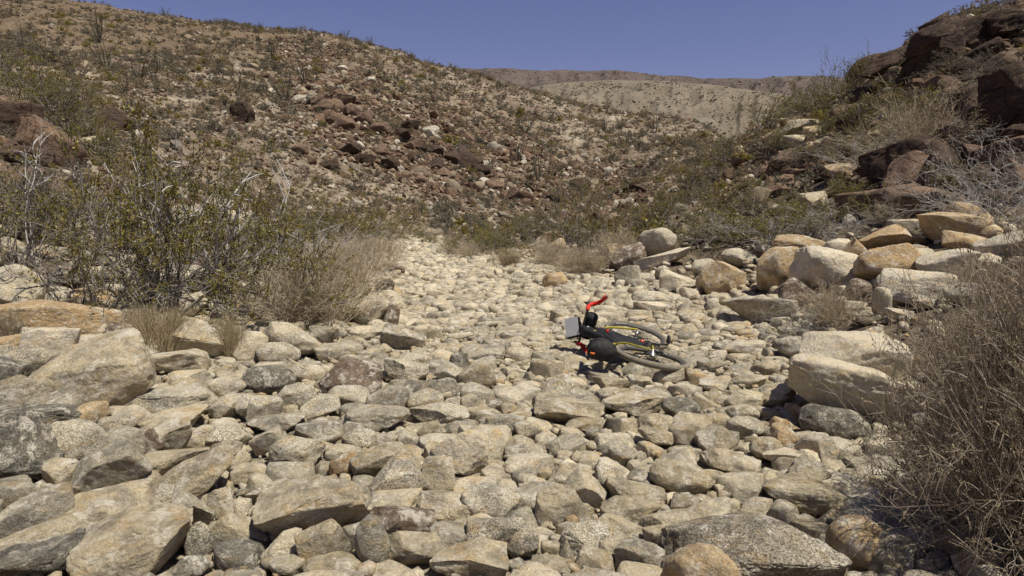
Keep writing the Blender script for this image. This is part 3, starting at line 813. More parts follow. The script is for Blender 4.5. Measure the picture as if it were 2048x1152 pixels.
# ------------------------------------------------------------------ packed stones of the wash bed
BIKE_C = np.array([1.2, 7.75])
def pack(rng):
    pts, rad = [], []
    asp, ang, fixed = [], [], []
    cell = .5
    grid = {}
    def put(x, y, r, ab, an, fx):
        i = len(pts)
        pts.append((x, y)); rad.append(r); asp.append(ab); ang.append(an); fixed.append(fx)
        grid.setdefault((int(x // cell), int(y // cell)), []).append(i)
    for k, q in enumerate(PLACED):
        if q['kind'] == 'dark_rock': continue
        put(q['c'][0], q['c'][1], math.sqrt(q['a'] * q['b']), math.sqrt(q['a'] / q['b']), q['yaw'], k)
    def free(x, y, r, f):
        n = 2 if r < .4 else 3
        gx, gy = int(x // cell), int(y // cell)
        for i in range(gx - n, gx + n + 1):
            for j in range(gy - n, gy + n + 1):
                for k in grid.get((i, j), ()):
                    dx, dy = pts[k][0] - x, pts[k][1] - y
                    if fixed[k] >= 0:
                        a, b = rad[k] * asp[k], rad[k] / asp[k]
                        ph = math.atan2(dy, dx) - ang[k]
                        rk = a * b / math.hypot(b * math.cos(ph), a * math.sin(ph))
                        lim = .93 * rk + .72 * r
                    else:
                        lim = f * (rad[k] + r)
                    if dx * dx + dy * dy < lim * lim:
                        return False
        return True
    for r, n, ymax, f in ((.21, 260, 16, .95), (.165, 1800, 20, .93), (.135, 5000, 22, .92), (.105, 11000, 26, .9), (.08, 16000, 28, .88), (.056, 26000, 26, .86), (.036, 30000, 11, .84)):
        ys = 2.4 + (ymax - 2.4) * rng.random(n) ** (1.25 if r > .09 else 1.5)
        xs = rng.uniform(-1, 1, n)
        l, rt = np.interp(ys, *WL) - .5, np.interp(ys, *WR) + .45
        mid, hw = (l + rt) / 2, (rt - l) / 2
        xs = mid + hw * xs
        rs = r * rng.uniform(.86, 1.16, n)
        for x, y, q in zip(xs, ys, rs):
            if y > 13 and q > .17: continue
            if free(x, y, q, f):
                put(x, y, q, math.sqrt(rng.uniform(1.0, 1.75)), rng.normal() * .7, -1)
    return np.array(pts), np.array(rad), np.array(asp), np.array(ang), np.array(fixed)

PK = pack(np.random.default_rng(8))

def bed_stones(rng):
    pts, rad, asp, ang, fixed = PK
    kd = KDTree(len(pts))
    for i, p in enumerate(pts): kd.insert((p[0], p[1], 0), i)
    kd.balance()
    zs = ground_z(pts[:, 0], pts[:, 1])
    wd = wash_d(pts[:, 0], pts[:, 1])
    big = np.exp(fbm2(pts[:, 0], pts[:, 1], .5, 2, 1.5) * .5)
    out = []
    def rdir(k, ph):
        a, b = rad[k] * asp[k], rad[k] / asp[k]
        return a * b / math.hypot(b * math.cos(ph - ang[k]), a * math.sin(ph - ang[k]))
    for i in range(len(pts)):
        if fixed[i] >= 0: continue
        x, y = pts[i]
        r = rad[i]
        a, b = r * asp[i] * 1.5, r / asp[i] * 1.5
        dist = math.hypot(x, y)
        size_px = 2 * r * FPX / max(dist, 2)
        c = r * rng.uniform(.55, .85)
        top = r * rng.uniform(.28, .72) + rng.uniform(0, .03)
        top *= np.interp(dist, [3, 5.5, 8, 12], [1.08, .92, .72, .6])
        c = c * np.interp(dist, [5, 9], [1, .8]) + .02
        nearbike = ((x - BIKE_C[0]) / 1.0) ** 2 + ((y - BIKE_C[1]) / 1.1) ** 2
        if nearbike < 1: top = min(top, .05)
        if rng.random() < .05 and nearbike > 1.3: top += .05
        sub = 4 if size_px > 62 else 3 if size_px > 16 else 2
        sh = rng.choice(['round', 'flat', 'block', 'angular', 'flat', 'angular', 'block', 'tri', 'long'])
        planes = []
        for (_co, j, dd) in kd.find_range((x, y, 0), r * 1.2 + .42):
            if j == i or dd < 1e-4: continue
            ph = math.atan2(pts[j][1] - y, pts[j][0] - x)
            ri, rj = rdir(i, ph), rdir(j, ph + math.pi)
            if dd > (ri * 1.3 + rj): continue
            d = (dd - rj * .97 if fixed[j] >= 0 else dd * ri / (ri + rj)) - .004
            n = np.array([math.cos(ph), math.sin(ph), rng.uniform(-.05, .3)])
            planes.append((n / np.linalg.norm(n), max(d, r * .35)))
        P, rest, _ = rock(rng, sub, a, b, c, sh, tilt=.13)
        ca, sa = math.cos(ang[i]), math.sin(ang[i])
        P = P @ np.array([[ca, sa, 0], [-sa, ca, 0], [0, 0, 1]])
        P = clip_planes(P, planes, r * .03)
        P = P + np.array([0, 0, -c])
        # tone: pale silt-coated stones in mid bed, greyer in the near left
        u = rng.random()
        left = np.clip((-x - .6) / 2.2, 0, 1) * np.clip((6.5 - y) / 3, 0, 1)
        mid = np.clip((y - 5) / 5, 0, 1)
        if u < .03 + .12 * left: t = 'd' if left > .1 else 'g'
        elif u < .24 + .2 * left: t = 'g'
        elif u < .36 + .12 * left - .14 * mid: t = 's'
        elif u < .66: t = 't'
        elif u < .70: t = 'o' if x > .8 else 't'
        else: t = 'c' if rng.random() < .85 else 'w'
        px, py, dp = project((x, y, zs[i] + top))
        vis = (-10 < px[0] < 2058) and (py[0] < 1175)
        out.append(dict(c=np.array([x, y, zs[i] + top]), P=P, F=ICO[sub][1], rest=rest, t=t, sh=sh, kind='river_stone', lab=None,
                        px=(px[0], py[0], size_px, size_px * .6), show=size_px * size_px * (1 if vis else 0) / (1 + .0), W=2 * r, vis=vis))
    return out
BED = bed_stones(np.random.default_rng(14))

# ------------------------------------------------------------------ labels that single a stone out
MARKS = [(1250, 690, 'the bicycle'), (1695, 760, 'the biggest cream boulder'), (703, 762, 'the dark brown flat-faced stone'), (139, 908, 'the big round speckled boulder'),
         (628, 1041, 'the banded oval boulder'), (1505, 1110, 'the huge speckled granite boulder'), (188, 770, 'the big smooth tilted boulder'), (539, 765, 'the dark egg-shaped stone'),
         (392, 683, 'the tan pyramid boulder'), (740, 625, 'the granite boulder by the tan shrub'), (1903, 465, 'the arched ochre boulder'), (1655, 547, 'the large whitish boulder'),
         (920, 909, 'the cream boulder with a grey patch'), (1360, 820, 'the round dark stone before the wheel'), (1905, 68, 'the skyline dome'), (1832, 414, 'the broad purplish rock'), (110, 300, 'the dark sloping slab'), (930, 320, 'the dark outcrop in the scree'), (80, 1056, 'the block with an ochre hollow'), (1316, 488, 'the large pale boulder under creosote'), (1110, 563, 'the lone cream-ochre boulder'), (378, 978, 'the longest narrow stone'), (805, 1057, 'the purplish brown stone')]
SHW = {'cube': 'square-edged', 'round': 'rounded', 'egg': 'smooth oval', 'flat': 'flat', 'block': 'blocky', 'angular': 'angular', 'tri': 'wedge-shaped', 'long': 'long narrow', 'jag': 'jagged'}
ORD = ['', 'second ', 'third ', 'fourth ', 'fifth ', 'sixth ', 'seventh ', 'eighth ', 'ninth ', 'tenth ', 'eleventh ', 'twelfth ']

def auto_labels(items, noun):
    seen = {}
    todo = []
    for q in items:
        if q['lab']: continue
        px, py = q['px'][0], q['px'][1]
        own = [(math.hypot((mx - px), (my - py) * 1.6), mx, my, nm) for mx, my, nm in MARKS]
        own = [o for o in own if o[0] > 6]
        d, mx, my, nm = min(own)
        dx, dy = px - mx, (py - my) * 1.3
        rel = ('right of' if dx > 0 else 'left of') if abs(dx) > abs(dy) else ('in front of' if dy > 0 else 'behind')
        todo.append((d, f"{TONE_WORD[q['t']]} {SHW[q['sh']]} {noun}", f"{rel} {nm}", q))
    todo.sort(key=lambda t: t[0])
    for d, a, b, q in todo:
        k = seen.get((a, b), 0)
        seen[(a, b)] = k + 1
        q['lab'] = (f"nearest {a} {b}" if k == 0 else f"{ORD[min(k, 11)]}nearest {a} {b}")

inframe = sorted([q for q in BED if q['show'] > 0], key=lambda q: -q['show'])
n_single = 298 - len(WASH)
SINGLE = inframe[:n_single]
ids = set(id(q) for q in SINGLE)
auto_labels([q for q in PLACED if q['kind'] == 'river_stone'] + SINGLE, 'stone')
auto_labels([q for q in PLACED if q['kind'] == 'boulder'], 'boulder')
auto_labels([q for q in PLACED if q['kind'] == 'dark_rock'], 'rock')

tr = np.random.default_rng(33)
GROUPS = {'river_stone': 'stones of the wash bed', 'boulder': 'boulders along the wash banks', 'dark_rock': 'rocks of the slopes and outcrops'}
CATS = {'river_stone': 'stone', 'boulder': 'boulder', 'dark_rock': 'rock'}
for q in PLACED + SINGLE:
    col = tone(tr, q['t'])
    mat = M_VARN if q['kind'] == 'dark_rock' and q['t'] in 'rb' else M_PALEB if q['kind'] == 'boulder' else M_STONE
    me = mesh(q['kind'], q['P'], q['F'], mat, True, np.tile(col, (len(q['P']), 1)), q['rest'])
    o = link(q['kind'], me, None, tuple(q['c']))
    tag(o, q['lab'], CATS[q['kind']], GROUPS[q['kind']])
hp = Heap()
for q in BED:
    if id(q) in ids: continue
    hp.add(q['P'] + q['c'], q['F'], tone(tr, q['t']), q['rest'])
o = hp.build('river_stones', M_STONE)
tag(o, 'pale packed stones and cobbles filling the dry wash bed', 'stones', kind='stuff')

def scatter_small(n, area, rmin, rmax, tones, seed, name, label, sub=2, embed=.3, mat=M_STONE, pw=1.6):
    """loose cobbles and gravel on the banks: (x, y) from area(rng, n)"""
    rng = np.random.default_rng(seed)
    hp = Heap()
    X, Y = area(rng, n)
    Z = ground_z(X, Y)
    protos = [rock(rng, sub, 1, rng.uniform(.6, .95), rng.uniform(.4, .8), rng.choice(['angular', 'flat', 'block', 'round']), tilt=.2) for _ in range(24)]
    F = ICO[sub][1]
    for x, y, z in zip(X, Y, Z):
        r = rmin + (rmax - rmin) * rng.random() ** (2.2 * pw)
        P, rest, _ = protos[rng.integers(24)]
        th = rng.uniform(0, 6.3)
        R = np.array([[math.cos(th), -math.sin(th), 0], [math.sin(th), math.cos(th), 0], [0, 0, 1]])
        hp.add((P * r) @ R.T + (x, y, z + r * (.45 - embed)), F, tone(rng, rng.choice(list(tones))), rest * r + rng.uniform(-30, 30, 3))
    o = hp.build(name, mat)
    tag(o, label, 'gravel', kind='stuff')

def bank_area(side):
    def f(rng, n):
        y = 3 + 17 * rng.random(n) ** 1.3
        if side < 0:
            x = np.interp(y, *WL) + .3 - np.abs(rng.normal(size=n)) * 2.6
        else:
            x = np.interp(y, *WR) - .3 + np.abs(rng.normal(size=n)) * 2.2
        return x, y
    return f
scatter_small(3600, bank_area(-1), .015, .19, 'ttcgobsw', 41, 'left_bank_gravel', 'loose cobbles and gravel on the left bank')
scatter_small(3000, bank_area(1), .010, .11, 'ttcgowts', 42, 'right_bank_gravel', 'loose cobbles and gravel on the right bank')
def far_bed(rng, n):
    y = 8 + 19.5 * rng.random(n)
    l, r = np.interp(y, *WL), np.interp(y, *WR)
    return l + (r - l) * rng.random(n), y
scatter_small(6500, far_bed, .03, .17, 'cctgws', 43, 'far_bed_cobbles', 'small pale cobbles in the far end of the wash')

def near_bed(rng, n):
    y = 2.6 + 6.5 * rng.random(n)
    l, r = np.interp(y, *WL), np.interp(y, *WR)
    return l + (r - l) * rng.random(n), y
scatter_small(5200, near_bed, .012, .05, 'cttgso', 44, 'wash_gravel', 'small stones and grit caught between the wash stones', sub=1, embed=-.3)
# ------------------------------------------------------------------ the bicycle lying on its left side
def tube1(path, rad, sides=12, cap=True):
    P = np.asarray(path, float)
    K = len(P)
    R = np.full(K, rad) if np.isscalar(rad) else np.asarray(rad, float)
    T = np.empty_like(P)
    T[1:-1] = P[2:] - P[:-2]
    T[0], T[-1] = P[1] - P[0], P[-1] - P[-2]
    T /= np.linalg.norm(T, axis=1)[:, None]
    u = np.cross(T[0], [0.31, 0.83, 0.47])
    V = []
    an = np.arange(sides) / sides * 2 * np.pi
    for k in range(K):
        u = u - T[k] * (u @ T[k])
        u /= np.linalg.norm(u)
        w = np.cross(T[k], u)
        V.append(P[k] + R[k] * (np.cos(an)[:, None] * u + np.sin(an)[:, None] * w))
    V = np.concatenate(V)
    idx = np.arange(K * sides).reshape(K, sides)
    F = [np.stack([idx[:-1], np.roll(idx[:-1], -1, 1), np.roll(idx[1:], -1, 1), idx[1:]], -1).reshape(-1, 4)]
    if cap:
        F.append(idx[0][None, ::-1])
        F.append(idx[-1][None])
    return V, F

def smooth_path(pts, n=24):
    """Catmull-Rom through the points"""
    p = np.asarray(pts, float)
    p = np.vstack([2 * p[0] - p[1], p, 2 * p[-1] - p[-2]])
    out = []
    m = len(p) - 3
    for i in range(m):
        for t in np.linspace(0, 1, max(2, n // m), endpoint=(i == m - 1)):
            a, b, c, d = p[i:i + 4]
            out.append(.5 * (2 * b + (c - a) * t + (2 * a - 5 * b + 4 * c - d) * t * t + (3 * b - a - 3 * c + d) * t ** 3))
    return np.array(out)

def box1(c, s, R=None, bev=.12):
    """a box with chamfered edges"""
    import bmesh
    bm = bmesh.new()
    bmesh.ops.create_cube(bm, size=1)
    for v in bm.verts: v.co = Vector([v.co[i] * s[i] for i in range(3)])
    bmesh.ops.bevel(bm, geom=bm.edges[:], offset=min(s) * bev, segments=2, affect='EDGES')
    V = np.array([v.co[:] for v in bm.verts])
    tri = bmesh.ops.triangulate(bm, faces=bm.faces[:])
    F = np.array([[v.index for v in f.verts] for f in bm.faces])
    bm.free()
    if R is not None: V = V @ np.asarray(R).T
    return V + np.asarray(c), [F]

class Part:
    def __init__(s): s.V, s.F, s.n = [], [], 0
    def add(s, vf):
        V, F = vf
        s.V.append(V)
        s.F += [np.asarray(f) + s.n for f in F]
        s.n += len(V)
        return s
    def build(s, name, mat, parent, tint=None, smooth=True):
        by = {}
        for f in s.F: by.setdefault(f.shape[1], []).append(f)
        V = np.concatenate(s.V)
        return link(name, mesh(name, V, [np.concatenate(v) for v in by.values()], mat, smooth, tint), parent)

def disc(c, r, h, n=24, axis=1):
    p = np.array(c, float)
    a = np.zeros(3); a[axis] = h / 2
    return tube1([p - a, p + a], r, n)

M_YEL = plain_mat('mustard_frame_paint', (.33, .275, .03), .38, .5, .12, 20)
M_RED = plain_mat('red_bar_tape', (.62, .016, .012), .6, .4, .12, 60, bump=.002)
M_BLK = plain_mat('black_bag_fabric', (.016, .016, .018), .8, .3, .35, 40, bump=.004)
M_BLK2 = plain_mat('dark_grey_pack_fabric', (.022, .021, .020), .75, .3, .35, 40, bump=.006)
M_SIL = plain_mat('silver_reflective_fabric', (.40, .40, .40), .5, .5, .08, 30, bump=.003)
M_MET = plain_mat('bare_steel', (.45, .45, .45), .35, .5, .1, 60, .9)
M_DRK = plain_mat('black_metal', (.03, .028, .026), .45, .5, .3, 60)
M_RIM = plain_mat('dusty_black_rim', (.06, .056, .05), .5, .4, .3, 30)
M_ORG = plain_mat('orange_strap', (.60, .15, .03), .6, .3, .1, 60)
M_LAMP = plain_mat('red_lamp_lens', (.60, .07, .035), .3, .5, .1, 60)
M_WHT = plain_mat('white_lettering', (.62, .62, .60), .6, .3, .1, 60)
def tyre_mat():
    s = NT('dusty_tan_tyre')
    t = s.attr('tint')
    sep = s.n('ShaderNodeSeparateColor')
    s.l(t, sep.inputs[0])
    c = s.mix(sep.outputs[0], (.03, .028, .024), (.25, .222, .17))
    co = s.n('ShaderNodeTexCoord')
    c = s.mix(1.0, c, s.ramp(s.noise(co.outputs['Object'], 25, 4), [(.3, .8), (.7, 1.15)]), 'MULTIPLY')
    return s.done(c)
M_TYRE = tyre_mat()

def make_wheel(parent, hubw, rotor_side):
    """wheel about its own axle (local y), rim as the part, tyre, spokes, hub as its sub-parts"""
    RW, rt = .338, .029
    n, m = 480, 18
    a = np.arange(n) / n * 2 * np.pi
    b = np.arange(m) / m * 2 * np.pi
    A, B = np.meshgrid(a, b, indexing='ij')
    I, J = np.meshgrid(np.arange(n), np.arange(m), indexing='ij')
    crown = np.cos(B)                                   # outward
    pat = (((I + np.abs(((J + m // 2) % m) - m // 2) * 2) // 2) % 2)
    tread = (crown > .05)
    rad = rt + .0038 * pat * tread
    X = (RW + rad * np.cos(B)) * np.cos(A)
    Z = (RW + rad * np.cos(B)) * np.sin(A)
    Y = rad * np.sin(B) * 1.0
    idx = I * m + J
    F = np.stack([idx, np.roll(idx, -1, 0), np.roll(np.roll(idx, -1, 0), -1, 1), np.roll(idx, -1, 1)], -1).reshape(-1, 4)
    tint = np.stack([np.where(tread, .5 + .5 * pat, .55), *[np.zeros((n, m))] * 2, np.ones((n, m))], -1).reshape(-1, 4)
    rimp = Part()
    ang = np.linspace(0, 2 * np.pi, 97)
    prof = [(.312, .014), (.302, .0155), (.288, .011), (.283, 0), (.288, -.011), (.302, -.0155), (.312, -.014)]
    V = np.array([[r * math.cos(t), y, r * math.sin(t)] for t in ang[:-1] for r, y in prof])
    k = len(prof)
    ii = np.arange(96 * k).reshape(96, k)
    j = np.roll(ii, -1, 0)
    FR = np.concatenate([np.stack([ii[:, q], ii[:, q + 1], j[:, q + 1], j[:, q]], -1) for q in range(k - 1)])
    rimp.add((V, [FR]))
    rim = rimp.build('wheel', M_RIM, parent)
    link('tyre', mesh('tyre', np.stack([X, Y, Z], -1).reshape(-1, 3), F, M_TYRE, True, tint), rim)
    hub = Part().add(disc((0, 0, 0), .017, hubw)).add(disc((0, .028, 0), .028, .004)).add(disc((0, -.028, 0), .028, .004)).add(disc((0, 0, 0), .008, hubw + .03))
    hub.build('hub', M_MET, rim)
    sp = Part()
    for i in range(32):
        t = i / 32 * 2 * math.pi
        s = 1 if i % 2 else -1
        t2 = t + (.55 if (i // 2) % 2 else -.55)
        sp.add(tube1([(.027 * math.cos(t2), s * .028, .027 * math.sin(t2)), (.286 * math.cos(t), 0, .286 * math.sin(t))], .0011, 4))
    sp.build('spokes', M_DRK, rim)['kind'] = 'stuff'
    ro = Part()
    y = .040 * rotor_side
    ring_o = [(.08 * math.cos(t), y, .08 * math.sin(t)) for t in np.linspace(0, 2 * math.pi, 49)]
    ro.add(tube1(ring_o, .0065, 6, False))
    for q in range(6):
        t = q * math.pi / 3
        ro.add(tube1([(.02 * math.cos(t), y, .02 * math.sin(t)), (.08 * math.cos(t + .4), y, .08 * math.sin(t + .4))], .003, 5))
    ro.build('brake_rotor', M_DRK, rim)
    dec = Part()
    for k0 in (0.35, 3.6):
        for q in range(7):
            t = k0 + q * .075
            c = np.array([.298 * math.cos(t), -.0165, .298 * math.sin(t)])
            R = np.array([[math.cos(t), 0, -math.sin(t)], [0, 1, 0], [math.sin(t), 0, math.cos(t)]])
            dec.add(box1(c, (.014, .003, .013 if q % 2 else .016), R))
    dec.build('rim_lettering', M_WHT, rim)
    return rim

def make_bicycle():
    root = bpy.data.objects.new('bicycle', None)
    COL.objects.link(root)
    RA, FA, BB = np.array([-.44, 0, .367]), np.array([.655, 0, .367]), np.array([0, 0, .30])
    ST, HT, HB = np.array([-.165, 0, .72]), np.array([.415, 0, .935]), np.array([.465, 0, .785])
    fr = Part()
    fr.add(tube1([BB, ST, ST + (-.018, 0, .045)], .0165))
    fr.add(tube1([ST + (0.01, 0, -.03), HT + (0, 0, -.03)], .0165))
    fr.add(tube1([BB, HB + (0, 0, .02)], .020))
    fr.add(tube1([HB + (.008, 0, -.02), HT + (-.006, 0, .02)], .024))
    for s in (-1, 1):
        fr.add(tube1(smooth_path([ST + (-.005, s * .012, -.03), ST + (-.06, s * .05, -.12), RA + (.02, s * .066, .02), RA + (0, s * .068, 0)]), .0095))
        fr.add(tube1(smooth_path([BB + (-.02, s * .03, 0), BB + (-.1, s * .048, .012), RA + (.06, s * .062, -.01), RA + (0, s * .068, 0)]), .0105))
    fr.add(disc(BB, .024, .075))
    fr.build('frame', M_YEL, root)
    Part().add(tube1([ST + (-.01, 0, .03), ST + (-.07, 0, .20)], .0145)).build('seatpost', M_DRK, root)
    # saddle
    sd = Part()
    L = np.linspace(0, 1, 14)
    wd = np.interp(L, [0, .15, .45, .75, 1], [.018, .022, .034, .068, .060])
    V, F = [], []
    for t, w in zip(L, wd):
        for q in np.linspace(0, 2 * math.pi, 13)[:-1]:
            V.append((.03 - .27 * t, w * math.cos(q), .022 * math.sin(q) + .012 * t - .006 * (w > .05) * abs(math.cos(q))))
    V = np.array(V) + ST + (-.075, 0, .225)
    ii = np.arange(14 * 12).reshape(14, 12)
    F = np.stack([ii[:-1], ii[1:], np.roll(ii[1:], -1, 1), np.roll(ii[:-1], -1, 1)], -1).reshape(-1, 4)
    sd.add((V, [F, ii[0][None], ii[-1][None, ::-1]])).build('saddle', M_BLK, root)
    rear = make_wheel(root, .13, 1)
    rear.location = RA
    rear.rotation_euler = (0, 1.0, 0)
    cs = Part()
    for i, r in enumerate((.052, .046, .040, .034, .028, .024)):
        cs.add(disc(RA + (0, -.034 - i * .006, 0), r, .0035))
    cs.build('cassette', M_MET, root)
    # steering assembly turned about the head tube
    steer = -.14
    ax = (HT - HB) / np.linalg.norm(HT - HB)
    RS = np.array(Matrix.Rotation(steer, 3, Vector(ax)))
    def st(vf):
        return (vf[0] - HB) @ RS.T + HB, vf[1]
    fk = Part()
    fk.add(st(tube1([HB + ax * .0 + (.004, 0, -.01), HB + ax * -.035], .024)))
    for s in (-1, 1):
        fk.add(st(tube1(smooth_path([HB - ax * .03 + (0, s * .012, 0), HB - ax * .045 + (.004, s * .045, 0), HB - ax * .12 + (.012, s * .058, 0), FA + (-.012, s * .060, .05), FA + (0, s * .058, 0)]), [.016] * 6 + [.0145] * 6 + [.012] * 6 + [.0105] * 7 if False else .013)))
    fk.build('fork', M_YEL, root)
    front = make_wheel(root, .10, 1)
    front.rotation_euler = Matrix(RS).to_euler()
    front.location = (FA - HB) @ RS.T + HB
    Part().add(st(tube1([HT + (0, 0, -.005), HT + ax * .045], .019))).add(st(tube1([HT + ax * .03, HT + ax * .045 + (.075, 0, .01)], .017))).build('stem', M_DRK, root)
    BC = HT + ax * .045 + (.08, 0, .012)
    half = [(0, 0, 0), (0, .10, .0), (.0, .185, .0), (.02, .215, .0), (.075, .232, -.012), (.098, .25, -.055), (.080, .285, -.105), (.04, .33, -.13), (-.02, .38, -.145), (-.055, .405, -.15)]
    taped = Part()
    bare = Part()
    for s in (-1, 1):
        pts = smooth_path([(BC[0] + x, s * y, BC[2] + z) for x, y, z in half], 54)
        k = 13
        bare.add(st(tube1(pts[:k + 1], .0145)))
        taped.add(st(tube1(pts[k:], .0225)))
    hb = bare.build('handlebar', M_DRK, root)
    taped.build('bar_tape', M_RED, hb)
    for s in (-1, 1):
        lv = Part()
        hd = np.array([BC[0] + .085, s * .238, BC[2] - .005])
        lv.add(st(tube1(smooth_path([hd + (-.03, 0, 0), hd + (.03, 0, .02), hd + (.045, 0, .05)], 8), [.017, .018, .018, .018, .017, .015, .012, .008][:8])))
        lv.add(st(tube1(smooth_path([hd + (.03, 0, .015), hd + (.052, s * .004, -.03), hd + (.045, s * .012, -.09), hd + (.02, s * .018, -.13)], 12), .006)))
        lv.build('brake_lever', M_DRK, root)
        ends = Part().add(st(tube1([(BC[0] - .064, s * .408, BC[2] - .152), (BC[0] - .085, s * .43, BC[2] - .155)], .013)))
        ends.build('bar_end_plug', M_MET, root)
    # frame bag: a soft wedge filling the main triangle
    def soft_prism(poly, th, puff, seed, n=16):
        poly = np.asarray(poly, float)
        c = poly.mean(0)
        P = []
        for i in range(len(poly)):
            for t in np.linspace(0, 1, n, endpoint=False):
                P.append(poly[i] * (1 - t) + poly[(i + 1) % len(poly)] * t)
        P = np.array(P)
        m = len(P)
        rings = [(0.0, 1.0), (.35, .98), (.7, .86), (.92, .55), (1.0, .0)]
        V, F = [], []
        layers = [(.02, th * (1 + puff))] + [(q, th * (1 + puff * (1 - q * q))) for q in (.4, .7, .9)] + [(1.0, th * .55)]
        for side in (1, -1):
            for q, t in (layers if side > 0 else layers[::-1]):
                for p in P:
                    V.append((c[0] + (p[0] - c[0]) * q, side * t, c[1] + (p[1] - c[1]) * q))
        V = np.array(V)
        V += .009 * perlin(V * 16 + seed)[:, None] * np.array([.4, 1, .4]) + .004 * perlin(V * 45 + seed)[:, None]
        L = len(V) // m
        ii = np.arange(L * m).reshape(L, m)
        F = np.stack([ii[:-1], np.roll(ii[:-1], -1, 1), np.roll(ii[1:], -1, 1), ii[1:]], -1).reshape(-1, 4)
        return V, [F, ii[0][None], ii[-1][None, ::-1]]
    fb = Part().add(soft_prism([(-.16, .72), (.40, .895), (.44, .79), (.03, .335), (-.01, .34)], .042, .5, 3.0)).build('frame_bag', M_BLK, root)
    z = Part().add(tube1([(-.12, -.055, .68), (.36, -.055, .82)], .004, 6)).build('zip', M_DRK, fb)
    Part().add(box1((.12, -.052, .56), (.07, .003, .016), Matrix.Rotation(-.2, 3, 'Y'))).build('printed_mark', plain_mat('pink_print', (.55, .08, .16), .6), fb)
    for x, zz in ((.30, .885), (.05, .80), (-.08, .755)):
        Part().add(tube1([(x + .03 * math.cos(t) * .35, .030 * math.sin(t), zz + .030 * math.cos(t)) for t in np.linspace(0, 2 * math.pi, 17)], .007, 6, False)).build('strap', M_BLK, fb)
    # top tube bag behind the stem
    tb = Part().add(soft_prism([(-.02, .79), (.39, .915), (.40, 1.02), (.22, 1.0)], .036, .3, 5.0, 8)).build('top_tube_bag', M_BLK, root)
    Part().add(box1((.30, -.050, .955), (.035, .004, .022))).build('printed_mark', M_WHT, tb)
    Part().add(box1((.17, -.045, .89), (.03, .006, .035), Matrix.Rotation(.4, 3, 'Y'))).build('pull_tab', M_YEL, tb)
    # tail pack: fat roll behind the saddle
    ts = np.linspace(0, 1, 22)
    cen = np.array([ST + (-.10, 0, .125)]) + np.outer(ts, np.array([-.40, 0, .03]))
    rr_ = np.interp(ts, [0, .08, .3, .6, .85, .95, 1], [.055, .075, .105, .132, .138, .118, .06])
    V, F = tube1(cen, rr_, 28)
    V[:, 1] = V[:, 1] * .72
    V = V + .026 * perlin(V * 13)[:, None] * np.array([.3, 1, 1]) + .010 * perlin(V * np.array([50, 22, 22]) + 3)[:, None]
    tp = Part().add((V, F)).build('tail_pack', M_BLK2, root)
    for t in (.35, .72):
        c = ST + (-.10 - .40 * t, 0, .125 + .03 * t)
        r = float(np.interp(t, ts, rr_)) + .004
        Part().add(tube1([(c[0], .73 * r * math.cos(q), c[2] + r * math.sin(q)) for q in np.linspace(0, 2 * math.pi, 29)], .008, 6, False)).build('strap', M_BLK, tp)
    Part().add(box1(ST + (-.497, .03, .24), (.012, .02, .045))).build('orange_strap', M_ORG, tp)
    # handlebar roll and the pouch with a silver face
    ys = np.linspace(-.15, .15, 20)
    cr = np.array([[BC[0] + .075, y, BC[2] - .07] for y in ys])
    rad = np.interp(np.abs(ys), [0, .11, .14, .15], [.075, .075, .06, .045])
    V, F = tube1(cr, rad, 24)
    V = V + .008 * perlin(V * 20 + 7)[:, None]
    roll = Part().add(st((V, F))).build('handlebar_roll', M_BLK, root)
    pc = np.array([BC[0] + .06, .06, BC[2] + .095])
    RP = np.array((Euler((0.1, -.95, .25)).to_matrix() @ Matrix.Rotation(.45, 3, 'Z')))
    pou = Part().add(st(box1(pc, (.17, .22, .07), RP, .12))).build('front_pouch', M_BLK, root, None, False)
    fv, ff = box1((0, 0, 0), (.16, .21, .012), None, .12)
    fv = (fv + (0, 0, .037)) @ RP.T + pc
    Part().add(st((fv, ff))).build('silver_panel', M_SIL, pou, None, False)
    for y in (-.06, .07):
        Part().add(st(box1(pc + (-.02, y, -.065), (.20, .022, .012)))).build('buckle_strap', M_BLK, pou)
    # drivetrain on the upper side (right, y negative)
    cr_ = Part()
    ringp = [(BB[0] + .078 * math.cos(t), -.045, BB[2] + .078 * math.sin(t)) for t in np.linspace(0, 2 * math.pi, 49)]
    cr_.add(tube1(ringp, .0055, 6, False))
    for q in range(5):
        t = q * 2 * math.pi / 5
        cr_.add(tube1([BB + (0, -.05, 0), BB + (.076 * math.cos(t), -.045, .076 * math.sin(t))], .008, 6))
    ca = RAD(-72)
    e1 = BB + np.array([.172 * math.cos(ca), -.068, .172 * math.sin(ca)])
    e2 = BB + np.array([-.172 * math.cos(ca), .068, -.172 * math.sin(ca)])
    cr_.add(tube1([BB + (0, -.055, 0), e1], [.015, .010], 8)).add(tube1([BB + (0, .055, 0), e2], [.015, .010], 8))
    crank = cr_.build('crankset', M_DRK, root)
    for e, s in ((e1, -1), (e2, 1)):
        pd = Part()
        for x in (-.045, .045):
            pd.add(box1(e + (x, s * .055, 0), (.012, .085, .018)))
        for y in (.018, .055, .092):
            pd.add(box1(e + (0, s * y, 0), (.09, .010, .014)))
        pd.build('pedal', M_DRK, crank)
    ch = Part()
    for a, b in ((BB + (0, -.045, .078), RA + (0, -.047, .036)), (BB + (0, -.045, -.078), RA + (.03, -.047, -.10))):
        ch.add(tube1([a, b], .004, 5))
    ch.build('chain', M_DRK, root)
    dr = Part()
    dr.add(tube1([RA + (0, -.062, -.01), RA + (.0, -.068, -.045), RA + (.035, -.062, -.10)], [.016, .018, .012], 8))
    for c in (RA + (.005, -.047, -.06), RA + (.03, -.047, -.105)): dr.add(disc(c, .022, .008))
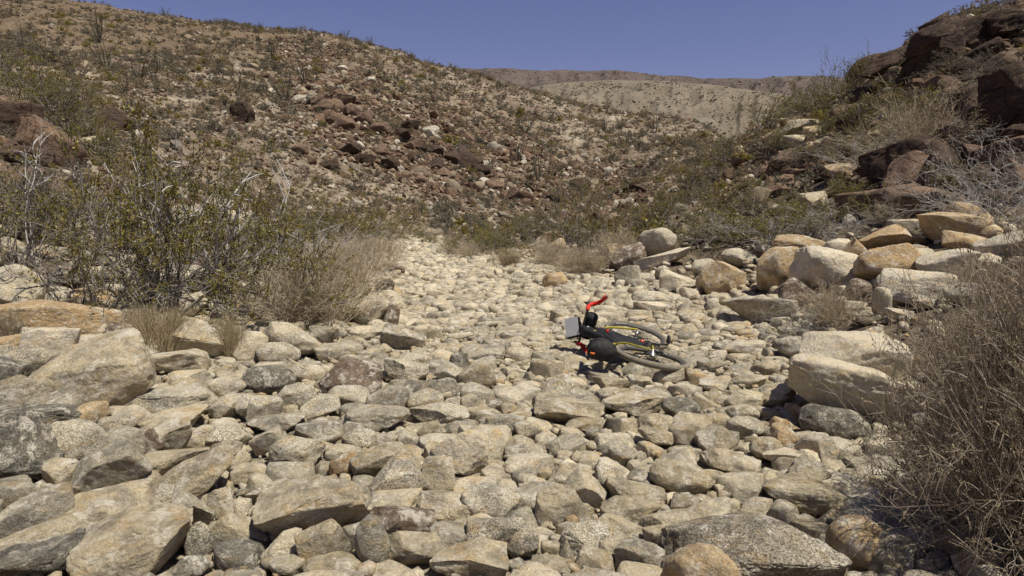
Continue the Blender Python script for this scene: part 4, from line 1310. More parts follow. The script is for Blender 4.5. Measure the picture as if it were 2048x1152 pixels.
    dr.add(box1(RA + (.02, -.058, -.08), (.022, .010, .07), Matrix.Rotation(-.5, 3, 'Y')))
    dr.build('derailleur', M_DRK, root)
    Part().add(box1(BB + (.045, -.052, .10), (.05, .03, .035))).build('tail_light', M_LAMP, root)
    bt = Part().add(tube1([ST + (.16, -.075, .06), ST + (.16, -.11, .06)], .012, 8)).build('red_strap', M_RED, root)
    # lie it down: right side up, wheels to the right, front away from the camera
    f = Vector((.045, 1.0, 0.0)).normalized()
    lean = RAD(11)
    side = f.cross(Vector((0, 0, 1))).normalized()          # picture right
    up = (-side * math.cos(lean) + Vector((0, 0, 1)) * math.sin(lean))
    left = up.cross(f)
    M = Matrix((f, left, up)).transposed()
    rx, ry, rz, rr0 = hit(1302, 752)
    org = Vector((rx, ry, 0.185)) - M @ Vector(RA)
    root.matrix_world = Matrix.Translation(org) @ M.to_4x4()
    tag(root, 'mustard yellow touring bicycle with red bar tape and black bags lying on the stones', 'bicycle')
    return root
BIKE = make_bicycle()
# ------------------------------------------------------------------ rocks of the hillsides
_te = (TT - CAM_H) / np.exp(LR)[None, :]
_RM = np.maximum.accumulate(_te, axis=1)
def in_sight(x, y, tol=.006):
    r = np.clip(np.hypot(x, y), R0, R1 * .999)
    a = ((np.degrees(np.arctan2(x, y)) + 180) / 360 * (NA - 1)).astype(int)
    b = ((np.log(r) - math.log(R0)) / (math.log(R1) - math.log(R0)) * (NR - 1)).astype(int)
    return _te[a, b] >= _RM[a, b] - tol

def slope_points(rng, n, r0, r1):
    r = np.sqrt(rng.random(n) * (r1 * r1 - r0 * r0) + r0 * r0)
    a = np.radians(rng.uniform(-42, 41, n))
    x, y = np.sin(a) * r, np.cos(a) * r
    z = ground_z(x, y)
    px, py, dp = project(np.stack([x, y, z], 1))
    ok = (px > -70) & (px < 2120) & in_sight(x, y) & (wash_d(x, y) < -.6) | ((y > 36) & in_sight(x, y) & (px > -70) & (px < 2120))
    return x[ok], y[ok], z[ok], px[ok], py[ok], r[ok]

def scree_w(px, py, r, x, y):
    s = np.clip(1.35 - np.abs((py - 300) - (px - 900) * .42) / 100, 0, 1) * np.clip((px - 520) / 120, 0, 1) * np.clip((1420 - px) / 120, 0, 1) * (r > 32)
    s = s * np.clip(1.0 + 1.3 * fbm2(x, y, .12, 3, 9.), 0, 1.4)
    return s

HTONE = {'hb': (.155, .102, .066), 'hr': (.10, .064, .043), 'ht': (.26, .208, .145), 'hw': (.38, .34, .268), 'hg': (.22, .19, .145)}
def hill_rocks(rng):
    protos = {1: [], 2: [], 3: []}
    for sub, n in ((1, 16), (2, 22), (3, 14)):
        for i in range(n):
            P, rest, _ = rock(rng, sub, 1, rng.uniform(.6, 1), rng.uniform(.45, .9), rng.choice(['angular', 'jag', 'block', 'tri']), tilt=.3)
            protos[sub].append((P, rest))
    items = []
    for r0, r1, n in ((12, 26, 2600), (24, 45, 9500), (45, 80, 36000), (80, 170, 56000), (170, 275, 22000)):
        x, y, z, px, py, r = slope_points(rng, n, r0, r1)
        sw = scree_w(px, py, r, x, y)
        patch = fbm2(x, y, .16, 3, 5.5)
        far = np.clip((r - 90) / 25, 0, 1) * np.clip((900 - px) / 250, 0, 1)
        right = px > 1480
        keep = rng.random(len(x)) < np.clip(.52 + .3 * patch + 1.6 * sw - .25 * far + .1 * right, .05, 1)
        for i in np.nonzero(keep)[0]:
            s = sw[i]
            size = .84 * math.exp(rng.normal() * .55) * (.095 + .085 * min(s, 1) + (.04 if right[i] else 0) + .025 * max(0, r[i] - 60) / 40)
            size = min(size, .36 if r[i] < 28 else 1.0)
            spx = 2 * size * FPX / r[i]
            if spx < (2.6 if r[i] < 150 else 1.8): continue
            q = rng.random()
            if right[i]: t = 'hr' if q < .35 else 'hb' if q < .62 else 'ht' if q < .88 else 'hw'
            elif s > .35: t = 'hr' if q < .30 else 'hb' if q < .68 else 'ht' if q < .9 else 'hw'
            else: t = 'hr' if q < .16 else 'hb' if q < .48 else 'ht' if q < .72 else 'hw' if q < .86 else 'hg'
            items.append((spx, x[i], y[i], z[i], size, t, px[i], py[i], r[i]))
    items.sort(key=lambda t: -t[0])
    hp = Heap()
    singles = []
    for k, (spx, x, y, z, size, t, px, py, r) in enumerate(items):
        sub = 3 if spx > 26 else 2 if spx > 9 else 1
        P, rest = protos[sub][rng.integers(len(protos[sub]))]
        R = np.array(Euler((rng.normal() * .35, rng.normal() * .35, rng.uniform(0, 6.3))).to_matrix())
        P = (P * size) @ R.T
        col = np.array([*(np.array(HTONE[t]) * rng.uniform(.8, 1.2)), .2])
        c = np.array([x, y, z + size * rng.uniform(.0, .25)])
        rs = rest * size + rng.uniform(-40, 40, 3)
        if k < 290 and -20 < px < 2068:
            singles.append(dict(c=c, P=P, F=ICO[sub][1], rest=rs, col=col, t={'hb': 'b', 'hr': 'r', 'ht': 't', 'hw': 'w', 'hg': 'g'}[t], sh='angular', lab=None, px=(px, py, spx, spx)))
        else:
            hp.add(P + c, ICO[sub][1], col, rs)
    auto_labels(singles, 'hillside rock')
    for q in singles:
        o = link('hillside_rock', mesh('hillside_rock', q['P'], q['F'], M_ROCK, False, np.tile(q['col'], (len(q['P']), 1)), q['rest']), None, tuple(q['c']))
        tag(o, q['lab'], 'rock', 'loose rocks on the hillsides')
    o = hp.build('hillside_rubble', M_ROCK, False)
    tag(o, 'brown and pale broken rock strewn over the hillsides', 'rubble', kind='stuff')
hill_rocks(np.random.default_rng(77))

# ------------------------------------------------------------------ plants
def grow(rng, starts, dirs, lens, K, wob, up):
    N = len(starts)
    P = np.empty((N, K, 3))
    P[:, 0] = starts
    d = dirs / np.linalg.norm(dirs, axis=1)[:, None]
    st = (lens / (K - 1))[:, None]
    for k in range(1, K):
        d = d + rng.normal(size=(N, 3)) * wob
        d[:, 2] += up
        d = d / np.linalg.norm(d, axis=1)[:, None]
        P[:, k] = P[:, k - 1] + d * st
    return P

def tubes(P, rad, sides=3):
    N, K = P.shape[:2]
    T = np.empty_like(P)
    T[:, 1:-1] = P[:, 2:] - P[:, :-2]
    T[:, 0] = P[:, 1] - P[:, 0]
    T[:, -1] = P[:, -1] - P[:, -2]
    T /= np.linalg.norm(T, axis=2)[..., None] + 1e-9
    ref = np.where(np.abs(T[..., 2:3]) > .8, np.array([1., 0, 0]), np.array([0, 0, 1.]))
    U = np.cross(T, ref)
    U /= np.linalg.norm(U, axis=2)[..., None] + 1e-9
    Wv = np.cross(T, U)
    an = np.arange(sides) / sides * 2 * np.pi
    V = P[:, :, None, :] + rad[:, :, None, None] * (np.cos(an)[None, None, :, None] * U[:, :, None, :] + np.sin(an)[None, None, :, None] * Wv[:, :, None, :])
    idx = np.arange(N * K * sides).reshape(N, K, sides)
    a, b = idx[:, :-1], idx[:, 1:]
    F = np.stack([a, np.roll(a, -1, 2), np.roll(b, -1, 2), b], -1).reshape(-1, 4)
    return V.reshape(-1, 3), F

def spawn(rng, P, n, t0, ang):
    """n side shoots on each path: starting points and directions"""
    N, K = P.shape[:2]
    t = rng.uniform(t0, .98, (N, n)) * (K - 1)
    i = np.minimum(t.astype(int), K - 2)
    f = (t - i)[..., None]
    ii = np.arange(N)[:, None]
    st = P[ii, i] * (1 - f) + P[ii, i + 1] * f
    d = P[ii, i + 1] - P[ii, i]
    d /= np.linalg.norm(d, axis=2)[..., None] + 1e-9
    q = rng.normal(size=d.shape)
    q -= (q * d).sum(2)[..., None] * d
    q /= np.linalg.norm(q, axis=2)[..., None] + 1e-9
    a = ang * rng.uniform(.6, 1.3, (N, n))[..., None]
    return st.reshape(-1, 3), (d * np.cos(a) + q * np.sin(a)).reshape(-1, 3)

def leaves(rng, P, per, size, t0, jit, asp=.5):
    N, K = P.shape[:2]
    t = rng.uniform(t0, 1.0, (N, per)) * (K - 1)
    i = np.minimum(t.astype(int), K - 2)
    f = (t - i)[..., None]
    ii = np.arange(N)[:, None]
    c = (P[ii, i] * (1 - f) + P[ii, i + 1] * f).reshape(-1, 3)
    c = c + rng.normal(size=c.shape) * jit
    u = rng.normal(size=c.shape)
    u /= np.linalg.norm(u, axis=1)[:, None]
    v = np.cross(u, rng.normal(size=c.shape))
    v /= np.linalg.norm(v, axis=1)[:, None]
    s = size * rng.uniform(.6, 1.4, len(c))[:, None]
    V = np.stack([c - u * s, c + v * s * asp, c + u * s, c - v * s * asp], 1).reshape(-1, 3)
    F = np.arange(len(V)).reshape(-1, 4)
    return V, F

def leaf_tint(rng, n, lo=0., hi=1., flower=0.):
    t = np.zeros((n, 4))
    t[:, 0] = rng.uniform(lo, hi, n)
    t[:, 1] = (rng.random(n) < flower) * 1.0
    t[:, 3] = 1
    return np.repeat(t, 4, 0)

def leaf_mat3(name, c1, c2, c3, transl=.25):
    m = leaf_mat(name, c1, c2, transl)
    t = m.node_tree
    mixn = next(n for n in t.nodes if n.type == 'MIX')
    sep = next(n for n in t.nodes if n.type == 'SEPARATE_COLOR')
    m2 = t.nodes.new('ShaderNodeMix')
    m2.data_type = 'RGBA'
    t.links.new(sep.outputs[1], m2.inputs[0])
    outs = [l.to_socket for l in mixn.outputs[2].links]
    t.links.new(mixn.outputs[2], m2.inputs[6])
    m2.inputs[7].default_value = (*c3, 1)
    for s in outs: t.links.new(m2.outputs[2], s)
    return m

M_BARK_GREY = bark_mat('pale_grey_bark', (.11, .095, .075), (.30, .275, .235))
M_BARK_PALE = bark_mat('bleached_bark', (.36, .34, .31), (.60, .58, .55))
M_BARK_DEAD = bark_mat('weathered_dead_wood', (.19, .175, .155), (.46, .43, .395))
M_BARK_DARK = bark_mat('dark_bark', (.085, .07, .058), (.23, .20, .17))
M_CREO = leaf_mat3('creosote_leaf', (.095, .080, .014), (.285, .235, .052), (.50, .42, .17))
M_GREEN = leaf_mat3('fresh_leaf', (.11, .098, .020), (.28, .24, .062), (.45, .38, .15))
M_GREYG = leaf_mat3('grey_green_leaf', (.098, .088, .060), (.23, .203, .148), (.35, .3, .2))
M_DRY = leaf_mat3('dry_stem_tan', (.32, .25, .155), (.66, .57, .42), (.52, .46, .36), .1)
M_BRUSH = leaf_mat3('dry_stem_rusty', (.18, .14, .095), (.52, .45, .35), (.62, .55, .45), .1)
M_GRASS = leaf_mat3('dry_grass_blade', (.29, .225, .12), (.56, .46, .29), (.5, .44, .3), .2)
M_TANL = leaf_mat3('dry_leaf', (.19, .145, .08), (.36, .285, .18), (.45, .38, .25))

def cone_dirs(rng, n, a0, a1):
    ph = rng.uniform(0, 2 * np.pi, n)
    th = np.radians(rng.uniform(a0, a1, n))
    return np.stack([np.sin(th) * np.cos(ph), np.sin(th) * np.sin(ph), np.cos(th)], 1)

def ring(rng, n, r):
    a = rng.uniform(0, 2 * np.pi, n)
    q = r * np.sqrt(rng.random(n))
    return np.stack([np.cos(a) * q, np.sin(a) * q, np.full(n, -.06)], 1)

def bush_mesh(name, seed, n0, spread, L0, wob, up, r0, n1, L1, n2, L2, per, size, barkm, leafm, baser=.12, K0=9, stem_tint=None, flower=.03, lt=(0, 1), ang1=.6, ang2=.7, t1=.2, jit=None, r2=.35, sides=3, norm=None):
    """a stem mesh and a foliage mesh (None when per = 0) for a shrub about one metre tall"""
    rng = np.random.default_rng(seed)
    P0 = grow(rng, ring(rng, n0, baser), cone_dirs(rng, n0, *spread), rng.uniform(*L0, n0), K0, wob, up)
    sets = [(P0, r0 * rng.uniform(.5, 1.1, n0)[:, None] * np.linspace(1, .4, K0)[None])]
    s, d = spawn(rng, P0, n1, t1, ang1)
    P1 = grow(rng, s, d, rng.uniform(*L1, len(s)), 6, wob * 1.2, up)
    sets.append((P1, r0 * .5 * rng.uniform(.6, 1.1, len(s))[:, None] * np.linspace(1, .4, 6)[None]))
    P2 = P1
    if n2:
        s, d = spawn(rng, P1, n2, .25, ang2)
        P2 = grow(rng, s, d, rng.uniform(*L2, len(s)), 4, wob, up)
        sets.append((P2, r0 * r2 * rng.uniform(.6, 1.1, len(s))[:, None] * np.linspace(1, .45, 4)[None]))
    Vs, Fs, Ts, o = [], [], [], 0
    for lev, (P, R) in enumerate(sets):
        V, F = tubes(P, R, sides if lev else max(sides, 4))
        Vs.append(V); Fs.append(F + o); o += len(V)
        if stem_tint is not None:
            a = np.zeros((len(P), 4))
            a[:, 0] = rng.uniform(*stem_tint, len(P))
            a[:, 1] = (rng.random(len(P)) < .12) * rng.uniform(.3, 1, len(P))
            a[:, 3] = 1
            Ts.append(np.repeat(a, len(V) // len(P), 0))
    allz = np.concatenate([v[:, 2] for v in Vs])
    sc = 1.0 / np.percentile(allz, 98.5)
    if norm: sc = norm(np.concatenate(Vs))
    Vs = [v * sc for v in Vs]
    P2 = P2 * sc
    stem = mesh(name + '_stem', np.concatenate(Vs), np.concatenate(Fs), barkm, True, np.concatenate(Ts) if Ts else None)
    fol = None
    if per:
        V, F = leaves(rng, P2, per, size, .1, jit if jit is not None else size * .9)
        fol = mesh(name + '_foliage', V, F, leafm, False, leaf_tint(rng, len(F), *lt, flower))
    return stem, fol

KINDS = {
 'creosote_bush': [bush_mesh('creosote', 100 + i, 16, (4, 60), (.7, 1.12), .17, .015, .0105, 5, (.24, .45), 4, (.10, .22), 27, .0098, M_BARK_GREY, M_CREO) for i in range(3)],
 'sparse_creosote': [bush_mesh('sparse', 130 + i, 13, (8, 60), (.75, 1.1), .2, .02, .011, 5, (.25, .5), 4, (.1, .22), 11, .0125, M_BARK_GREY, M_CREO, t1=.35) for i in range(2)],
 'dark_shrub': [bush_mesh('dark', 150 + i, 22, (5, 65), (.6, 1.0), .2, .0, .009, 6, (.2, .4), 5, (.1, .2), 12, .013, M_BARK_DARK, M_GREYG, flower=.05) for i in range(2)],
 'green_shrub': [bush_mesh('green', 170 + i, 18, (4, 70), (.65, 1.0), .2, .005, .010, 5, (.2, .4), 5, (.1, .2), 16, .015, M_BARK_GREY, M_GREEN) for i in range(2)],
 'dry_shrub': [bush_mesh('dry', 190 + i, 95, (2, 62), (.65, 1.05), .07, .015, .0058, 5, (.2, .45), 3, (.08, .18), 2, .009, M_DRY, M_TANL, stem_tint=(0, 1), K0=7, baser=.22, r2=.55, flower=.1) for i in range(2)],
 'globe_shrub': [bush_mesh('globe', 210, 130, (2, 88), (.5, .95), .10, .02, .005, 5, (.15, .35), 3, (.07, .14), 4, .010, M_DRY, M_TANL, stem_tint=(0, 1), K0=7, baser=.2, flower=.15)],
 'dead_brush': [bush_mesh('dead', 220 + i, 20, (30, 92), (.7, 1.15), .26, .0, .010, 6, (.25, .5), 4, (.12, .26), 0, 0, M_BARK_DEAD, None, baser=.3, r2=.4) for i in range(2)],
 'bare_trunk': [bush_mesh('trunk', 260 + i, 3, (3, 22), (.8, 1.05), .17, .02, .016, 3, (.3, .6), 3, (.12, .3), 0, 0, M_BARK_PALE, None, baser=.06, t1=.4, r2=.45, sides=4, K0=12) for i in range(2)],
 'grass_tuft': [bush_mesh('tuft', 240 + i, 330, (0, 34), (.55, 1.05), .05, -.015, .0065, 1, (.1, .3), 0, None, 1, .012, M_GRASS, M_GRASS, stem_tint=(0, 1), K0=6, baser=.30, ang1=.25, t1=.5) for i in range(2)],
}
PLANT_PARTS = {}
GROUP_OF = {'creosote_bush': 'creosote bushes of the banks and slopes', 'sparse_creosote': 'creosote bushes of the banks and slopes', 'dark_shrub': 'dark scrub of the slopes', 'green_shrub': 'green shrubs beside the wash', 'dry_shrub': 'dry tan shrubs', 'globe_shrub': 'dry tan shrubs', 'dead_brush': 'dead grey branches', 'bare_trunk': 'bare pale trunks', 'grass_tuft': 'dry grass tufts'}
CAT_OF = {'creosote_bush': 'bush', 'sparse_creosote': 'bush', 'dark_shrub': 'shrub', 'green_shrub': 'shrub', 'dry_shrub': 'shrub', 'globe_shrub': 'shrub', 'dead_brush': 'dead branches', 'bare_trunk': 'bare shrub', 'grass_tuft': 'grass'}

def plant(kind, px, py, hpx, label, var=0, wide=1.0, yaw=None, lift=0.0, lean=(0, 0), name=None, at=None):
    x, y, z, r = hit(px, py) if at is None else (*at, float(ground_z(*at)), math.hypot(*at))
    d = math.hypot(r, z - CAM_H)
    s = hpx * d / FPX
    stem, fol = KINDS[kind][var % len(KINDS[kind])]
    nm = {'sparse_creosote': 'creosote_bush', 'globe_shrub': 'dry_shrub'}.get(kind, kind)
    root = bpy.data.objects.new(name or nm, None)
    COL.objects.link(root)
    root.location = (x, y, z + lift)
    rng = random.Random(int(px * 7 + py * 13))
    root.rotation_euler = (lean[0], lean[1], rng.uniform(0, 6.28) if yaw is None else yaw)
    root.scale = (s * wide, s * wide, s)
    link('stem', stem, root)
    if fol is not None: link('foliage', fol, root)
    tag(root, label, CAT_OF[kind], GROUP_OF[kind])
    return root

PLANTS = [
 # left bank
 ('creosote_bush', 330, 632, 330, 'biggest olive creosote bush with many pale branches on the left bank', 0, .72),
 ('creosote_bush', 452, 612, 270, 'creosote bush around the white bare trunk, above the tan dry shrub', 1, .64),
 ('sparse_creosote', 185, 640, 200, 'thin creosote bush leaning over the layered slab', 0, .8),
 ('sparse_creosote', 25, 540, 170, 'sparse grey-stemmed creosote at the left edge', 1, .7),
 ('creosote_bush', 560, 640, 190, 'low dark creosote bush just left of the tan dry shrub', 2, 1.0),
 ('creosote_bush', 265, 500, 170, 'olive creosote bush behind the biggest one, near the dark slab', 2, .8),
 ('creosote_bush', 555, 520, 150, 'creosote bush between the white trunk and the far scree', 0, .9),
 ('creosote_bush', 640, 490, 95, 'small olive bush behind the tan dry shrub', 2, 1.4),
 ('creosote_bush', 700, 492, 88, 'rounded olive bush left of where the wash bends', 1, 1.5),
 ('creosote_bush', 762, 498, 72, 'last olive bush at the left side of the wash bend', 0, 1.4),
 ('creosote_bush', 70, 235, 95, 'dark olive bush above the rock ledge', 1, 1.0), ('creosote_bush', 150, 268, 100, 'dark olive bush beside the sloping slab', 2, 1.0),
 ('creosote_bush', 205, 320, 70, 'olive bush below the lone dark boulder', 0, 1.2), ('creosote_bush', 30, 205, 70, 'olive bush at the left edge high on the slope', 2, 1.3), ('dark_shrub', 110, 240, 60, 'dark shrub upslope of the rock ledge', 0, 1.4),
 ('dark_shrub', 80, 470, 110, 'grey tangled shrub under the rock ledge', 1, 1.3), ('bare_trunk', 438, 610, 285, 'white bare trunk with forking limbs standing in the left creosote', 0, 1.0), ('bare_trunk', 310, 600, 240, 'pale leaning bare stem in the biggest creosote', 1, 1.0), ('bare_trunk', 70, 520, 210, 'thin pale bare stem in front of the sloping slab', 1, .8),
 ('dead_brush', 250, 600, 120, 'bare grey branches under the biggest creosote', 0, 1.3), ('dead_brush', 480, 560, 130, 'pale bare branches under the white-trunked creosote', 1, 1.2), ('dead_brush', 130, 470, 90, 'dead grey branches below the sloping slab', 1, 1.4),
 ('dead_brush', 330, 590, 110, 'bare pale twigs in the heart of the biggest creosote', 1, 1.6), ('dead_brush', 580, 520, 90, 'pale bare branches reaching over the tan dry shrub', 0, 1.4),
 ('dry_shrub', 655, 648, 140, 'tan wiry dry shrub in front of the granite boulder', 0, 1.0), ('dry_shrub', 700, 590, 102, 'tan dry shrub behind the granite boulder', 1, 1.1), ('dry_shrub', 590, 655, 120, 'dry brownish shrub left of the tan wiry one', 1, 1.0), ('dry_shrub', 735, 545, 75, 'dry shrub along the left edge of the wash', 0, 1.3), ('dry_shrub', 640, 560, 90, 'dry tan shrub under the small olive bush', 0, 1.3), ('dry_shrub', 770, 520, 46, 'low dry shrub by the wash bend', 1, 1.4),
 ('grass_tuft', 310, 716, 92, 'big dry grass tuft in front of the whitish block', 0, .95), ('grass_tuft', 462, 716, 84, 'narrow dry grass tuft right of the tan pyramid boulder', 1, .62), ('grass_tuft', 20, 690, 60, 'thin dry grass at the left edge', 1, .8), ('grass_tuft', 275, 680, 60, 'dry grass left of the big tuft', 1, .8), ('grass_tuft', 350, 668, 50, 'short dry grass behind the big tuft', 0, .9),
 # right side of the wash
 ('sparse_creosote', 1142, 486, 160, 'tall thin-stemmed shrub standing alone right of the wash', 0, .55),
 ('creosote_bush', 1215, 500, 125, 'olive bush right of the tall thin-stemmed shrub', 1, .8), ('creosote_bush', 1290, 470, 72, 'olive bush above the large pale boulder', 0, .95), ('creosote_bush', 1345, 462, 80, 'olive bush between the pale boulder and the ridge', 2, 1.0),
 ('green_shrub', 1400, 488, 62, 'low spreading creosote over the long pale slab', 0, 1.6), ('green_shrub', 1480, 490, 66, 'low leafy creosote above the ochre hollow boulder', 1, 1.6), ('creosote_bush', 1430, 420, 60, 'olive bush on the right slope above the low creosotes', 1, 1.0), ('creosote_bush', 1510, 440, 56, 'olive bush left of the flat brown rock', 2, 1.1),
 ('green_shrub', 1570, 482, 62, 'leafy creosote with bare branches above the tall ochre boulder', 0, 1.5), ('green_shrub', 1650, 465, 50, 'green creosote below the flat brown rock', 1, 1.4), ('dead_brush', 1560, 492, 62, 'bare white branches on the low creosotes', 0, 1.6), ('dead_brush', 1470, 478, 50, 'pale dead branches left of the white ones', 1, 1.6), ('dead_brush', 1640, 480, 60, 'dead branches behind the scratched boulder', 1, 1.5),
 ('creosote_bush', 1380, 380, 60, 'olive bush at the foot of the far right slope', 0, 1.4), ('creosote_bush', 1450, 330, 55, 'small olive bush under the pale hill', 2, 1.4), ('creosote_bush', 1530, 262, 60, 'olive bush at the crest below the far mountain', 1, 1.4), ('creosote_bush', 1590, 240, 60, 'olive bush on the crest left of the thin tall shrub', 0, 1.3), ('creosote_bush', 1645, 232, 58, 'olive bush on the crest beneath the skyline rocks', 2, 1.3),
 ('sparse_creosote', 1690, 222, 100, 'thin tall shrub standing against the sky beside the skyline rocks', 1, .6), ('sparse_creosote', 1655, 215, 70, 'small airy shrub against the sky', 0, .6), ('sparse_creosote', 1790, 140, 36, 'tiny shrub between the skyline rocks', 1, .6),
 ('creosote_bush', 1745, 305, 62, 'dark olive bush left of the tan globe bush', 1, 1.1), ('creosote_bush', 1800, 260, 56, 'dark olive bush behind the tan globe bush', 2, 1.1), ('creosote_bush', 1700, 262, 56, 'olive bush left of the upright pale slab', 0, 1.2), ('dark_shrub', 1870, 230, 45, 'dark shrub under the skyline dome', 0, 1.3), ('dark_shrub', 1980, 170, 55, 'dark shrub high at the right edge', 1, 1.3), ('dark_shrub', 1910, 150, 36, 'dark shrub just below the dome', 1, 1.4), ('dark_shrub', 1630, 330, 50, 'dark low shrub among broken rocks', 0, 1.5),
 ('creosote_bush', 1560, 302, 48, 'olive bush just below the pale broken ledge', 0, 1.3), ('creosote_bush', 1615, 250, 52, 'olive bush behind the pale broken ledge', 1, 1.3), ('creosote_bush', 1680, 322, 50, 'olive bush among broken rocks left of the massive dark rock', 2, 1.3), ('creosote_bush', 1775, 225, 50, 'olive bush under the long dark skyline rock', 0, 1.3), ('green_shrub', 1600, 440, 50, 'yellow-green bush left of the flat brown rock', 1, 1.4), ('creosote_bush', 1500, 395, 48, 'olive bush on the slope above the ochre hollow boulder', 1, 1.4), ('creosote_bush', 1440, 450, 52, 'yellow-olive bush behind the low spreading creosote', 0, 1.4), ('creosote_bush', 1860, 250, 46, 'olive bush beside the tan globe bush', 2, 1.3),
 ('dry_shrub', 800, 484, 28, 'small dry shrub where the wash disappears', 0, 1.3), ('green_shrub', 848, 480, 26, 'low green shrub at the far end of the wash', 0, 1.4), ('creosote_bush', 815, 474, 36, 'olive bush closing the far end of the wash', 1, 1.4),
 ('globe_shrub', 1832, 318, 108, 'round tan bush on the massive dark rock', 0, 1.0),
 ('dead_brush', 1965, 425, 100, 'big pile of dead grey branches at the right edge', 0, 1.0), ('dead_brush', 2015, 450, 80, 'lower part of the grey branch pile', 1, 1.0), ('dead_brush', 1930, 300, 45, 'bare arching branch above the dark rocks', 1, 1.3), ('dead_brush', 2035, 380, 80, 'grey dead branches at the right edge', 1, 1.1), ('dead_brush', 1730, 340, 60, 'dead twigs below the olive bush', 0, 1.4), ('green_shrub', 1755, 430, 50, 'small green bush on the flat brown rock', 0, 1.2), ('green_shrub', 1900, 395, 55, 'green twiggy bush right of the cracked rock', 1, 1.2), ('green_shrub', 1690, 400, 42, 'yellow-green bush above the flat brown rock', 1, 1.3), ('green_shrub', 1660, 270, 40, 'bright green shrub on the pale ledge', 0, 1.3),
 ('dry_shrub', 1150, 550, 60, 'tan dry shrub at the right bank of the wash', 0, 1.2), ('dry_shrub', 1095, 530, 52, 'low dry shrub left of the tan one', 1, 1.3), ('dry_shrub', 1185, 545, 50, 'dry tan twigs before the olive bush', 1, 1.2), ('grass_tuft', 1018, 533, 38, 'green-tan tussock where the wash narrows', 0, 1.7), ('green_shrub', 960, 512, 58, 'green shrub at the end of the wash', 1, 1.6), ('green_shrub', 1010, 495, 50, 'green shrub behind the tussock', 0, 1.6), ('dry_shrub', 905, 510, 42, 'small tan shrub right of the wash bend', 0, 1.2), ('dry_shrub', 940, 520, 36, 'low tan shrub beside the green one', 1, 1.4), ('creosote_bush', 1060, 490, 62, 'olive bush behind the low dry shrub', 2, 1.5), ('green_shrub', 868, 488, 22, 'tiny bright green plant at the end of the wash', 1, 1.4), ('dry_shrub', 1240, 520, 60, 'dry grey-tan shrub before the brown rocks', 1, 1.1),
 ('dry_shrub', 1660, 655, 85, 'small dry shrub in front of the right boulder pile', 0, 1.0), ('dead_brush', 1640, 660, 50, 'grey twigs beside the small dry shrub', 0, 1.6), ('dry_shrub', 1780, 450, 40, 'tan twigs below the purplish rock', 1, 1.4), ('dry_shrub', 1960, 585, 60, 'dry weeds under the long pale grey boulder', 0, 1.2),
]
for p in PLANTS:
    plant(*p)

# the big dry bush of the right foreground, grown at its own size
def front_bush():
    stem, fol = bush_mesh('brush', 300, 210, (3, 84), (.72, 1.12), .10, .012, .0052, 9, (.22, .5), 6, (.08, .20), 3, .0075, M_BRUSH, M_TANL, baser=.26, stem_tint=(0, 1), K0=9, flower=.06, r2=.42, t1=.25)
    low, _ = bush_mesh('lowbrush', 301, norm=lambda V: .8, n0=46, spread=(72, 93), L0=(.7, 1.15), wob=.10, up=-.004, r0=.0095, n1=6, L1=(.25, .5), n2=3, L2=(.1, .25), per=0, size=0, barkm=M_DRY, leafm=None, baser=.3, stem_tint=(.35, 1), K0=9, r2=.45)
    for px, py, h, lab in ((2045, 1070, 420, 'large dry brown bush filling the right foreground'), (2200, 800, 280, 'dry brown bush at the right edge behind the large one')):
        x, y, z, r = hit(px, py)
        s = h * math.hypot(r, z - CAM_H) / FPX
        root = bpy.data.objects.new('dry_bush', None)
        COL.objects.link(root)
        root.location = (x, y, z)
        root.scale = (s * .57, s * .57, s)
        root.rotation_euler = (0, 0, px)
        link('stem', stem, root)
        link('foliage', fol, root)
        link('trailing_branches', low, root)
        tag(root, lab, 'bush', 'dry brown bushes')
front_bush()

# ------------------------------------------------------------------ scrub of the hillsides
def scrub_mesh(seed, kind):
    rng = np.random.default_rng(seed)
    n = 8
    P = grow(rng, ring(rng, n, .1), cone_dirs(rng, n, 5, 70), rng.uniform(.5, .95, n), 4, .15, .02)
    V1, F1 = tubes(P, np.full((n, 4), .012))
    s, d = spawn(rng, P, 6, .2, .7)
    P1 = grow(rng, s, d, rng.uniform(.2, .45, len(s)), 3, .15, .02)
    V3, F3 = tubes(P1, np.full((len(P1), 3), .008))
    V2, F2 = leaves(rng, P1, 9, .05, .1, .05, .55)
    n1, n3 = len(V1), len(V3)
    V = np.concatenate([V1, V3, V2])
    F = np.concatenate([F1, F3 + n1, F2 + n1 + n3])
    t = np.zeros((len(V), 4))
    t[:n1 + n3, 0] = .9
    t[n1 + n3:] = leaf_tint(rng, len(F2), 0, 1, .04)
    t[:, 3] = 1
    m = {'olive': M_CREO, 'grey': M_GREYG, 'tan': M_TANL}[kind]
    return mesh('hill_shrub', V, F, m, False, t), V, F, t

def ocotillo_mesh(seed):
    rng = np.random.default_rng(seed)
    n = 13
    P = grow(rng, ring(rng, n, .05), cone_dirs(rng, n, 3, 36), rng.uniform(.7, 1.05, n), 8, .05, -.004)
    V, F = tubes(P, np.full((n, 8), .011), 4)
    V2, F2 = leaves(rng, P, 40, .018, .1, .012)
    t = np.zeros((len(V), 4)); t[:, 0] = .5; t[:, 3] = 1
    return mesh('ocotillo', np.concatenate([V, V2]), np.concatenate([F, F2 + len(V)]), M_GREYG, False, np.concatenate([t, leaf_tint(rng, len(F2))]))

